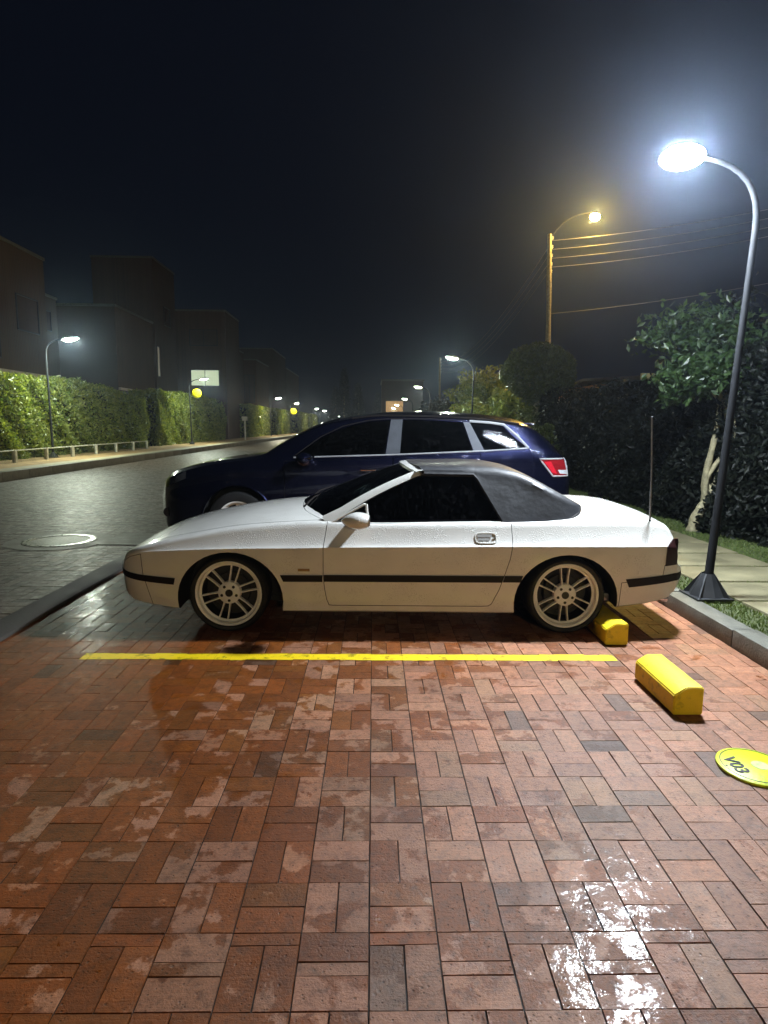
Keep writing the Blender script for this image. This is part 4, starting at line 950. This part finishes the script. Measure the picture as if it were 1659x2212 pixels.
# ------------------------------------------------------------------ street lamps
def bez(p0, p1, p2, n=8): return [Vector(p0)*(1-t)**2+Vector(p1)*2*t*(1-t)+Vector(p2)*t*t for t in np.linspace(0, 1, n)]
bowl_mesh = {}
def street_lamp(base, bend, head, bowl, label, group, size=1.0, pole=None, detail=True, shield=True):
    o = empty('street_lamp', base, label, 'street lamp', group)
    base, bend, head = Vector(base), Vector(bend), Vector(head)
    mat = pole or M['pole']
    arm_end = head+(bend-head).normalized()*.10*size+Vector((0, 0, .05*size)); d = (bend-base).normalized()
    apex = bend+d*(head.z-bend.z)*.95
    pts = [base, base.lerp(bend, .35), base.lerp(bend, .7)]+bez(bend-d*.05, apex, arm_end, 10)
    b = MB(); n_ = len(pts); b.tube(pts, [np.interp(i, [0, 2, n_-1], [.036, .027, .016])*max(1, size*.85) for i in range(n_)], 12); b.build('pole', mat, o, 50)
    if detail:
        b = MB(); b.box(base.x-.15, base.x+.15, base.y-.15, base.y+.15, base.z, base.z+.015)
        for kk in range(4):
            a_ = R(45+90*kk); c_, s_ = math.cos(a_), math.sin(a_); t_ = Vector((-s_, c_, 0))*.006
            q = [base+Vector((c_*.04, s_*.04, .012)), base+Vector((c_*.185, s_*.185, .012)), base+Vector((c_*.05, s_*.05, .20))]
            b.add([v-t_ for v in q]+[v+t_ for v in q], [(0, 1, 2), (5, 4, 3), (0, 3, 4, 1), (1, 4, 5, 2), (2, 5, 3, 0)])
        b.lathe([(.14, .012), (.055, .19), (.05, .2)], 8, 'Z', base); b.build('base_plate', M['pole_dark'], o, 30)
    b = MB(); dx = (head-bend); dx.z = 0; dx.normalize()
    ang = math.atan2(dx.y, dx.x)
    tiltm = Matrix.Translation(head) @ Matrix.Rotation(ang, 4, 'Z') @ Matrix.Rotation(R(-9 if shield else 2), 4, 'Y')
    if shield:      # cut-off lantern: the lens sits inside a wider hood
        b.lathe([(0, .075), (.10, .068), (.17, .035), (.205, -.012), (.198, -.012), (.165, .020), (.0, .03)], 16, 'Z')
        b.v = [(p[0]*1.15*size, p[1]*.85*size, p[2]*size) for p in b.v]
    else:
        b.ellipsoid((0, 0, .055), (.11*size, .085*size, .035*size), 14, 8, fn=lambda p: Vector((p[0], p[1], max(p[2], -.15))))
    b.v = [tuple(tiltm @ Vector(p)) for p in b.v]; hs = b.build('lamp_housing', M['pole_dark'], o, 40)
    b = MB()
    if shield: b.ellipsoid((0, 0, .005), (.165*size, .12*size, .052*size), 12 if detail else 8, 6 if detail else 5)
    else: b.ellipsoid((0, 0, -.010), (.165*size, .135*size, .075*size), 16, 10)
    b.v = [tuple(tiltm @ Vector(p)) for p in b.v]
    bo = b.build('bowl', bowl, o, 60)
    return o
GL, GR = 'street lamps along the far hedge', 'street lamps along the right side of the road'
street_lamp((2.783, 4.858, .12), (2.945, 4.90, 3.08), (2.345, 4.93, 3.56), M['bowl_main'], 'glaring cool white street lamp on a tall leaning grey pole beside the white car', GR, shield=False)
street_lamp((3.02, 19.0, .12), (3.08, 19.0, 3.05), (2.40, 19.0, 3.57), M['bowl_left'], 'street lamp with a thin curved pole standing behind the dark SUV roof', GR, 1.05)
street_lamp((2.98, -9.2, .12), (3.03, -9.2, 3.08), (2.38, -9.2, 3.57), M['bowl_near'], 'warm white street lamp of the same row by the kerb behind the viewpoint', GR, shield=False)
rl = ['second smaller lamp glowing just above the SUV roof left of the curved pole', 'tiny white lamp left of the pale lamp above the SUV roof', 'tiny upper lamp in front of the orange lit house', 'tiny lower lamp in front of the orange lit house']
for (x_, y_), lb in zip(((2.40, 33.2), (2.44, 48.2), (2.38, 62.4), (2.44, 74.2)), rl):
    street_lamp((x_+.62, y_, .12), (x_+.66, y_, 3.0), (x_, y_, 3.57), M['bowl_far'], lb, GR, 1.1, detail=False)
street_lamp((-11.70, 22.5, .215), (-11.72, 22.5, 3.95), (-10.83, 22.5, 4.44), M['bowl_left'], 'nearest street lamp on the left, a thin dark pole before the lit hedge', GL, 1.45, M['pole_dark'])
street_lamp((-11.31, 38.4, .215), (-11.38, 38.4, 3.75), (-10.46, 38.4, 4.22), M['bowl_left'], 'lamp shining before the lit window, its pole carrying a round yellow plate', GL, 1.3, M['pole_dark'])
ll = ['small lamp right of the narrow lit window beyond the low post', 'small lamp above the second round yellow sign', 'tiny lamp left of the dark conifers, highest of its cluster', 'tiny lamp beside the highest one of the far cluster', 'faint far lamp low over the SUV windscreen', 'faintest far lamp at the end of the road']
for (x_, y_), lb in zip(((-10.31, 67), (-10.24, 82.6), (-9.9, 108), (-9.8, 124), (-10.6, 165), (-11.0, 200)), ll):
    street_lamp((x_-.8, y_, .2), (x_-.85, y_, 3.7), (x_, y_, 4.3), M['bowl_far'], lb, GL, 1.5, M['pole_dark'], detail=False)

# round yellow speed plates on the lamp poles
def round_sign(c, r, label, txt=None):
    o = empty('speed_sign', c, label, 'road sign', 'round yellow plates on lamp poles')
    b = MB(); b.lathe([(0, -.012), (r*.96, -.012), (r, -.006), (r, .010), (0, .012)], 32, 'Y', c); b.build('plate', M['sign_round'], o, 40)
    if txt:
        me = text_mesh(txt, r*1.05, .002); me.transform(Matrix.Translation((c[0], c[1]-.016, c[2])) @ Matrix.Rotation(R(90), 4, 'X')); finish(me, 'lettering', M['sign_black'], o, None, False)
    b = MB(); b.box(c[0]-r-.10, c[0]-r+.10, c[1]+.013, c[1]+.035, c[2]-.04, c[2]+.04); b.build('bracket', M['pole_dark'], o)
round_sign((-10.99, 38.62, 3.35), .285, 'round yellow plate reading 10 on the lamp pole below the lit window', '10')
round_sign((-10.72, 82.9, 3.25), .42, 'far round yellow plate under a small lamp by the hedge')
# small post with a plate beyond the hedge gap
o = empty('sign_post', (-10.57, 50.8, .215), 'slim pale post with a small square plate between the hedges', 'sign post')
b = MB(); b.box(-10.62, -10.52, 50.75, 50.85, .215, 1.95, bev=.01); b.build('post', M['white_post'], o); b = MB(); b.box(-10.80, -10.34, 50.72, 50.748, 1.78, 2.12, bev=.01); b.build('plate', M['white_post'], o)
# low net fence along the far pavement
fo = empty('low_fence', (-11.3, 25, .215), 'low fence of pale posts and dark netting in front of the lit hedge', 'fence')
fy = [14.9, 16.8, 18.63, 20.5, 22.39, 24.42, 26.49, 28.66, 30.98]; fx = [-10.5, -10.62, -10.77, -10.95, -11.13, -11.33, -11.53, -11.75, -11.97]
fx = [-11.25-.02*i for i in range(9)]; fy = [15.4, 17.4, 19.4, 21.3, 23.2, 25.2, 27.2, 29.2, 30.98]
for x_, y_ in zip(fx, fy):
    b = MB(); b.box(x_-.055, x_+.055, y_-.055, y_+.055, .20, .62, bev=.01); b.build('post', M['white_post'], fo)
b = MB()
for i in range(8): b.add([(fx[i], fy[i]+.056, .22), (fx[i+1], fy[i+1]-.056, .22), (fx[i+1], fy[i+1]-.056, .57), (fx[i], fy[i]+.056, .57)], [(0, 1, 2, 3)])
b.build('netting', M['net'], fo)
b = MB(); b.tube([(x_, y_, .60) for x_, y_ in zip(fx, fy)], .018, 6); b.build('top_rail', M['white_post'], fo)

# ------------------------------------------------------------------ hedges, shrubs, trees
def leaves(P, size, lean=0.6, up=0.3):
    n = len(P); nr = rng.normal(0, 1, (n, 3)); nr[:, 2] += up; nr /= np.linalg.norm(nr, axis=1)[:, None]
    t = rng.normal(0, 1, (n, 3)); t -= nr*(t*nr).sum(1)[:, None]; t /= np.linalg.norm(t, axis=1)[:, None]; bt = np.cross(nr, t)
    s = size*rng.uniform(.6, 1.3, n)[:, None]
    V = np.stack([P-t*s, P-bt*s*.45+nr*s*.12, P+t*s, P+bt*s*.45+nr*s*.12], 1).reshape(-1, 3)
    return V, np.arange(n*4).reshape(-1, 4)
def lump(p, f=1.0, ph=0.0):
    return (np.sin(p[:, 0]*2.1*f+ph)*np.sin(p[:, 1]*1.7*f+1.3+ph)+np.sin(p[:, 1]*3.3*f+p[:, 2]*2.9*f)+.6*np.sin(p[:, 2]*5.1*f+p[:, 1]*4.7*f))/2.6
def hedge(name, x0, x1, y0, y1, z0, z1, n, size, label, mat, group=None, amp=.12, face='x1', top=None, cat='hedge', skew=1.6):
    """clipped hedge: leaf shell over a dark core; y density leans to the near end"""
    o = empty(name, ((x0+x1)/2, (y0+y1)/2, z0), label, cat, group)
    u = rng.random(n)**skew; y = y0+(y1-y0)*u; ztop = (lambda yy: np.full_like(yy, z1)) if top is None else (lambda yy: np.interp(yy, [t[0] for t in top], [t[1] for t in top]))
    k_ = rng.random(n); sel_top = k_ < .22; sel_end = (k_ > .22) & (k_ < .30)
    x = np.full(n, x1 if face == 'x1' else x0); zt_ = ztop(y); z = z0+(zt_-z0)*rng.random(n)
    x[sel_top] = rng.uniform(x0, x1, sel_top.sum()); z[sel_top] = zt_[sel_top]
    x[sel_end] = rng.uniform(x0, x1, sel_end.sum()); y[sel_end] = np.where(rng.random(sel_end.sum()) < .6, y0, y1)
    P = np.stack([x, y, z], 1); sgn = 1 if face == 'x1' else -1
    l_ = lump(P, 1.0, x0); P[:, 0] += sgn*(l_*amp-np.abs(rng.normal(0, .10, n)))*(~sel_top); P[:, 2] += np.where(sel_top, l_*amp*.8+rng.normal(0, .05, n), 0)
    V, Q = leaves(P, size)
    bulk('foliage', V, Q, mat, bc=rng.random((n, 3)), parent=o)
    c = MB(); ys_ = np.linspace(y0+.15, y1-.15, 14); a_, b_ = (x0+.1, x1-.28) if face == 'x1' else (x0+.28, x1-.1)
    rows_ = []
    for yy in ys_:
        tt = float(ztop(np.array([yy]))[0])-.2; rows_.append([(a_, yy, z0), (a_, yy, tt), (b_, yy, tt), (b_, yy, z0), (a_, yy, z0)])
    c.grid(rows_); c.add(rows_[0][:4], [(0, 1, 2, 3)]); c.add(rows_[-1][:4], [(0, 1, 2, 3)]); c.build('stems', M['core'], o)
    return o
GH = 'clipped hedges along the far pavement'
hedge('hedge', -14.0, -12.2, 12.5, 33.6, .2, 2.95, 52000, .075, 'longest lit hedge on the left, behind the low net fence', M['leaf_hedge'], GH, .16, top=[(12, 2.85), (20, 2.95), (26, 3.2), (29.5, 3.05), (33.6, 2.6)])
hedge('hedge', -13.8, -12.1, 35.0, 50.5, .2, 3.3, 22000, .10, 'lit hedge below the lit window, right of the longest hedge', M['leaf_hedge'], GH, .16, top=[(35, 3.2), (44, 3.45), (48, 3.2), (50.5, 2.7)])
hedge('hedge', -13.8, -12.0, 60, 72, .2, 3.3, 8000, .16, 'small hedge lit in a narrow patch right of the slim post', M['leaf_hedge'], GH, .15)
hedge('hedge', -13.8, -12.0, 77, 90, .2, 3.3, 6000, .2, 'hedge lit under the second round yellow sign', M['leaf_hedge'], GH, .15)
hedge('hedge', -13.8, -12.0, 101, 113, .2, 3.4, 4000, .25, 'distant hedge glimmering left of the SUV windscreen', M['leaf_hedge'], GH, .15)
hedge('hedge', -13.8, -12.0, 119, 132, .2, 3.4, 4000, .25, 'farthest lit hedge just above the SUV bonnet line', M['leaf_hedge'], GH, .15)
hedge('garden_hedge', 4.55, 6.2, 5.2, 17.0, .1, 2.3, 30000, .055, 'tall dark unlit hedge behind the right hand path and the little tree', M['leaf_unlit'], None, .22, face='x0', top=[(5, 2.7), (8, 2.45), (11, 2.25), (17, 2.35)], skew=1.3)

def blob_points(c, r, n, ph=0.0, amp=.18, shell=.35):
    d = rng.normal(0, 1, (n, 3)); d /= np.linalg.norm(d, axis=1)[:, None]
    q = 1-np.abs(rng.normal(0, shell, n)).clip(0, .9); bump = 1+amp*(np.sin(d[:, 0]*4+ph)*np.sin(d[:, 1]*5+ph*2)+.6*np.sin(d[:, 2]*7+d[:, 0]*5+ph))
    return np.array(c)+d*np.array(r)*(q*bump)[:, None]
def limb_tube(mb, pts, r0, r1, n=9):
    P = [Vector(p) for p in pts]; out = []
    for i in range(len(P)-1):
        for t in np.linspace(0, 1, 5)[:-1 if i < len(P)-2 else 5]:
            p0 = P[max(i-1, 0)]; p1 = P[i]; p2 = P[i+1]; p3 = P[min(i+2, len(P)-1)]
            out.append(.5*((2*p1)+(p2-p0)*t+(2*p0-5*p1+4*p2-p3)*t*t+(-p0+3*p1-3*p2+p3)*t**3))
    m = len(out); mb.tube(out, [(r0+(r1-r0)*i/(m-1))*(1+.10*math.sin(i*2.3)) for i in range(m)], n)
def tree(name, base, limbs, blobs, size, mat, label, cat='tree', group=None, bark=None):
    o = empty(name, base, label, cat, group)
    if limbs:
        b = MB()
        for pts, r0, r1 in limbs: limb_tube(b, pts, r0, r1)
        b.build('trunk', bark or M['bark'], o, 60)
    P = np.concatenate([blob_points(c, r, n, i*1.7, amp, sh) for i, (c, r, n, amp, sh) in enumerate(blobs)])
    V, Q = leaves(P, size); bulk('crown', V, Q, mat, bc=rng.random((len(P), 3)), parent=o)
    return o
# multi-stemmed little tree by the path
B0 = (4.42, 8.16, .1)
lim = [([(4.40, 8.16, .08), (4.44, 8.14, .32), (4.56, 8.15, .52)], .085, .062),
       ([(4.54, 8.15, .48), (4.50, 8.12, .85), (4.55, 8.10, 1.25), (4.60, 8.10, 1.62), (4.58, 8.1, 2.1)], .048, .03),
       ([(4.56, 8.15, .50), (4.66, 8.18, .70), (4.74, 8.16, 1.05), (4.78, 8.14, 1.45), (4.70, 8.1, 1.72), (4.62, 8.1, 2.15)], .055, .028),
       ([(4.50, 8.12, .80), (4.62, 8.08, 1.06), (4.78, 8.06, 1.30), (4.84, 8.1, 1.6), (4.9, 8.1, 2.1)], .032, .022),
       ([(4.62, 8.2, .6), (4.60, 8.2, 1.0), (4.63, 8.2, 1.5), (4.72, 8.2, 2.1)], .026, .018),
       ([(4.57, 8.1, 1.9), (4.3, 8.0, 2.08), (4.0, 7.95, 2.12)], .022, .010)]
tree('ornamental_tree', B0, lim, [((4.12, 7.9, 2.15), (.50, .45, .26), 1500, .25, .5), ((4.62, 7.95, 2.28), (.42, .4, .26), 1100, .25, .5), ((3.92, 7.95, 1.98), (.22, .25, .18), 480, .2, .5), ((4.9, 8.3, 2.35), (.55, .55, .45), 1300, .25, .5), ((4.5, 8.5, 2.75), (.85, .6, .45), 2200, .3, .5)], .055, M['leaf_tree'], 'little multi-stemmed tree with pale forked trunk and broad green leaves behind the lamp pole', 'tree')
# tall dark shrub mass at the right edge
tree('garden_shrub', (5.6, 7.2, .1), [([(5.6, 7.2, .1), (5.65, 7.2, 1.2), (5.6, 7.3, 2.2)], .06, .03)], [((5.75, 7.4, 1.9), (.75, .7, 1.25), 3200, .3, .35), ((5.3, 9.0, 2.5), (.8, .9, .8), 2500, .3, .4)], .06, M['leaf_unlit'], 'tall dark garden shrub at the right edge behind the lamp pole', 'shrub')
# clipped round-headed tree above the SUV tail and the creeper-clad column under it
tree('topiary_tree', (4.55, 17.3, .1), [([(4.5, 17.3, .1), (4.52, 17.3, 1.5), (4.6, 17.3, 2.6)], .14, .09)], [((4.62, 17.3, 3.0), (1.02, .95, .82), 9000, .06, .14), ((4.65, 17.3, 1.3), (.62, .6, 1.35), 5000, .2, .25), ((4.25, 15.6, .75), (.45, 1.2, .9), 3000, .3, .3)], .065, M['leaf_topiary'], 'dark clipped round-headed tree above the tail of the SUV', 'tree')
tree('garden_tree', (4.4, 24.0, .1), [([(4.4, 24, .1), (4.4, 24, 1.8), (4.3, 24, 2.9)], .12, .06)], [((4.35, 24.0, 2.75), (1.3, 1.2, .95), 5000, .25, .3), ((3.6, 22.3, 1.9), (.75, .9, .5), 2200, .25, .35), ((4.6, 21.4, 2.2), (.6, .7, .6), 2200, .25, .35)], .085, M['leaf_hedge'], 'loose leafy tree lit green left of the clipped round tree', 'tree')
tree('roadside_bush', (4.3, 31, .1), [([(4.3, 31, .1), (4.3, 31, 1.4)], .08, .05)], [((4.3, 31.0, 1.7), (1.1, 1.6, 1.3), 3500, .25, .3)], .10, M['leaf_unlit'], 'dim bush behind the curved lamp pole over the SUV roof', 'shrub')
tree('roadside_bush', (4.2, 42, .1), [([(4.2, 42, .1), (4.2, 42, 1.4)], .08, .05)], [((4.3, 42.0, 1.8), (1.3, 2.2, 1.5), 2500, .25, .3)], .14, M['leaf_unlit'], 'far dim bush below the second lamp over the SUV roof', 'shrub')
# conifers closing the street
GC = 'dark conifers closing the street'
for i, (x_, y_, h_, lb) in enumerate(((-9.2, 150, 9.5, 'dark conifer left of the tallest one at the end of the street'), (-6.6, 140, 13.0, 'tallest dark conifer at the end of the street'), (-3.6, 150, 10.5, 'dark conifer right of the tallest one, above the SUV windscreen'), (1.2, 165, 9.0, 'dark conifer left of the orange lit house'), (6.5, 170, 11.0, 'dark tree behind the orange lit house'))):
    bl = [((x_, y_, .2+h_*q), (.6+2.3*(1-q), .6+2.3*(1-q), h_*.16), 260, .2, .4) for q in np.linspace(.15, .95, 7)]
    tree('conifer', (x_, y_, 0), [([(x_, y_, 0), (x_, y_, h_*.5), (x_, y_, h_)], .25, .04)], bl, .32, M['leaf_unlit'], lb, 'tree', GC)

# ------------------------------------------------------------------ utility poles and wires
def utility_pole(base, top, label, lamp=None):
    o = empty('utility_pole', base, label, 'utility pole', 'utility poles'); base, top = Vector(base), Vector(top)
    b = MB(); limb_tube(b, [base, base.lerp(top, .5)+Vector((.02, 0, 0)), top], .15, .09); b.build('pole', M['wood'], o, 50)
    for i, dz in enumerate((.15, .5, .85, 1.2, 1.5)):
        b = MB(); b.lathe([(.03, -.06), (.055, -.05), (.03, 0), (.055, .03), (.02, .06)], 8, 'Z', (top.x+.13, top.y-.02, top.z-dz)); b.box(top.x+.02, top.x+.14, top.y-.03, top.y+.0, top.z-dz-.09, top.z-dz-.06); b.build('insulator', M['white_post'], o, 50)
    if lamp is not None:
        h = Vector(lamp); b = MB(); b.tube(bez(top-Vector((0, 0, .3)), (top.x+.5, top.y, h.z+.15), h+Vector((-.12, 0, .12)), 9), .018, 8); b.build('lamp_arm', M['dark_metal'], o, 50)
        b = MB(); b.ellipsoid(h+Vector((0, 0, .07)), (.2, .13, .06), 12, 6); b.build('lamp_housing', M['dark_metal'], o, 50)
        b = MB(); b.ellipsoid(h-Vector((0, 0, .06)), (.20, .16, .15), 12, 6); b.build('bowl', M['bowl_sodium'], o, 60)
    return o
utility_pole((7.70, 27, 0), (7.42, 27, 9.6), 'tall pale utility pole rising behind the round tree with a yellow sodium lamp', (9.17, 26.6, 10.25))
utility_pole((7.35, 68, 0), (7.25, 68, 8.9), 'distant short looking utility pole between the two lamps over the SUV roof')
def wire(p0, p1, sag, label, r=.012):
    p0, p1 = Vector(p0), Vector(p1); n = 28; pts = []
    for i in range(n+1):
        t = i/n; p = p0.lerp(p1, t); p.z -= sag*4*t*(1-t); pts.append(p)
    b = MB(); b.tube(pts, r, 5, caps=True); o = b.build('power_line', M['wire'], None, 60, origin=p0); return tag(o, label, 'power line', 'overhead wires')
wl = ['top wire of the four leaving the tall pole, just under the sodium lamp', 'second wire down from the sodium lamp', 'third wire down from the sodium lamp', 'lowest of the four wires under the sodium lamp']
for i, lb in enumerate(wl):
    z0 = 9.35-.36*i; wire((7.55, 27, z0), (24.0, 22.5, 11.9-.42*i+.1*i), .55, lb)
wire((7.6, 27, 6.35), (22.5, 22.5, 8.6), .35, 'single long lower wire running right from the tall pole')
for i in range(4): wire((7.3, 68, 8.6-.36*i), (7.5, 27, 9.25-.36*i), 1.6, ['highest', 'second', 'third', 'lowest'][i]+' of the sagging wires strung between the two utility poles', .010)

# ------------------------------------------------------------------ houses
GHs = 'brick row houses behind the far hedge'
def house(x0, x1, y0, y1, z1, label, wins=(), trim=(), z0=0.0):
    """brick block with parapet; wins: (face, a0, a1, z0, z1, kind): face 'S' looks to the camera, 'E' to the road"""
    o = empty('row_house', ((x0+x1)/2, (y0+y1)/2, 0), label, 'house', GHs)
    b = MB(); b.box(x0, x1, y0, y1, z0, z1); b.build('wall', M['brick_wall'], o)
    b = MB(); b.box(x0-.06, x1+.06, y0-.06, y1+.06, z1+.003, z1+.14); b.build('roof', M['concrete'], o)
    for f, a0, a1, w0, w1, kd in wins:
        mat = {'lit': M['lit_window'], 'dim': M['dim_window'], 'dark': M['pane_dark']}[kd]
        fr_, pn = MB(), MB(); t = .06
        if f == 'S':
            for (p, q, r_, s_) in ((a0, a1, w0, w0+t), (a0, a1, w1-t, w1), (a0, a0+t, w0+t, w1-t), (a1-t, a1, w0+t, w1-t)): fr_.box(p, q, y0-.06, y0-.003, r_, s_)
            fr_.box((a0+a1)/2-.025, (a0+a1)/2+.025, y0-.05, y0-.003, w0+t, w1-t); pn.box(a0+t, a1-t, y0-.025, y0-.004, w0+t, w1-t)
        else:
            for (p, q, r_, s_) in ((a0, a1, w0, w0+t), (a0, a1, w1-t, w1), (a0, a0+t, w0+t, w1-t), (a1-t, a1, w0+t, w1-t)): fr_.box(x1+.003, x1+.06, p, q, r_, s_)
            pn.box(x1+.004, x1+.025, a0+t, a1-t, w0+t, w1-t)
        w = fr_.build('window', M['dark_metal'], o); pn.build('pane', mat, w)
    for (xa, xb, ya, yb_, za, zb2) in trim:
        b = MB(); b.box(xa, xb, ya, yb_, za, zb2); b.build('slab_edge', M['plaster'], o)
    return o
house(-26, -16.0, 18, 31.0, 9.2, 'near brick house block at the left edge above the hedge', [('E', 20.5, 23.5, 5.6, 7.2, 'dark'), ('E', 25.5, 27.0, 4.2, 7.2, 'dark'), ('E', 28.4, 30.2, 5.6, 7.2, 'dark')], [(-15.99, -15.9, 18, 31.0, 3.6, 3.75)])
house(-27, -19.5, 31.1, 39.0, 8.9, 'dark recessed house block behind the nearest left lamp', [('E', 33, 36, 4.8, 6.4, 'dark'), ('E', 36.6, 38.2, 6.9, 8.1, 'dark')])
house(-27, -16.0, 39.1, 45.6, 8.6, 'low brown house wing with a pale slab edge right of the recessed block', [], [(-15.99, -15.85, 39.1, 45.6, 3.55, 3.70)], 0)
house(-22, -17.3, 49.8, 55.0, 14.2, 'tall narrow brick tower left of the lit window', [('E', 50.0, 50.6, 5.2, 7.6, 'dim'), ('E', 52.0, 53.6, 9.5, 11.0, 'dark')])
house(-21.9, -13.0, 55.1, 60.5, 11.2, 'brick house front with one brightly lit window over the hedge', [('S', -16.15, -13.62, 4.78, 6.22, 'lit'), ('S', -16.15, -13.70, 8.25, 9.65, 'dark')])
house(-24, -14.6, 63.5, 70, 9.3, 'house with a narrow lit window beyond the lit front', [('S', -15.6, -14.8, 5.0, 6.7, 'dim')], [])
house(-24, -13.2, 70.1, 78, 8.6, 'house block with a pale panel behind the small hedge', [('S', -14.6, -13.4, 3.9, 7.0, 'dark')])
house(-24, -13.6, 84, 96, 11.5, 'dim tall house block left of the far lamps', [('S', -15.2, -14.2, 8.0, 9.4, 'dark')])
house(-24, -14.2, 101, 118, 10.5, 'farthest left house block fading into the dark', [('S', -15.6, -14.6, 4.6, 6.0, 'dim')])
fh = empty('far_house', (5.0, 118, 0), 'far house with an orange lit front at the end of the right side', 'house')
b = MB(); b.box(1.6, 9.0, 112, 124, 0, 9.5); b.build('wall', M['brick_wall'], fh); b = MB(); b.box(2.3, 5.4, 111.9, 111.99, 3.4, 5.9); b.build('front_glow', M['orange_front'], fh); b = MB(); b.box(1.4, 9.2, 111.7, 124.2, 9.503, 9.8); b.build('roof', M['concrete'], fh)  # emissive sheet in place of lamplight falling on the wall
# garden house roof over the dark hedge and the tiled wall coping lit by the sodium lamp
gh = empty('garden_house', (9.0, 17, 0), 'house with a yellowish eave peeping over the dark hedge left of the little tree', 'house')
b = MB(); b.box(6.9, 12.5, 14.9, 22, 0, 2.62); b.build('wall', M['plaster'], gh)
b = MB(); b.add([(6.25, 14.3, 2.72), (12.8, 14.3, 2.72), (12.8, 18.4, 2.95), (6.25, 18.4, 2.95), (12.8, 22.5, 2.72), (6.25, 22.5, 2.72)], [(0, 1, 2, 3), (3, 2, 4, 5)]); b.build('roof', M['dark_tile'], gh, thick=.08)
b = MB(); b.box(6.2, 12.8, 14.2, 14.297, 2.62, 2.76); b.build('eave', M['eave'], gh)
gw = empty('garden_wall', (6.6, 18.5, 0), 'garden wall with orange lit tile coping beyond the dark hedge', 'wall')
b = MB(); b.box(6.35, 6.85, 17.6, 24, 0, 2.52); b.build('wall', M['plaster'], gw); b = MB()
for y_ in np.arange(17.6, 23.9, .28): b.tube([(6.25, y_+.14, 2.54), (6.6, y_+.14, 2.66), (6.95, y_+.14, 2.54)], .12, 8)
b.build('tile_coping', M['tile'], gw, 50)

# ------------------------------------------------------------------ mist added for the lamp halos
b = MB(); b.box(-34, 34, -13, 215, -1.3, 17.5)
hz = b.build('haze', [], None); tag(hz, 'thin mist added for the lamp halos, hanging over the whole street', 'haze', kind='stuff')
hm_ = bpy.data.materials.new('halo_mist'); hm_.use_nodes = True; nt = hm_.node_tree; nt.nodes.remove(nt.nodes['Principled BSDF'])
pv = N(nt, 'ShaderNodeVolumePrincipled'); pv.inputs['Color'].default_value = (0.60, 0.74, 1.0, 1); pv.inputs['Density'].default_value = HAZE_DENSITY; pv.inputs['Anisotropy'].default_value = 0.86
L(nt, pv, 0, nt.nodes['Material Output'], 'Volume'); hz.data.materials.append(hm_)
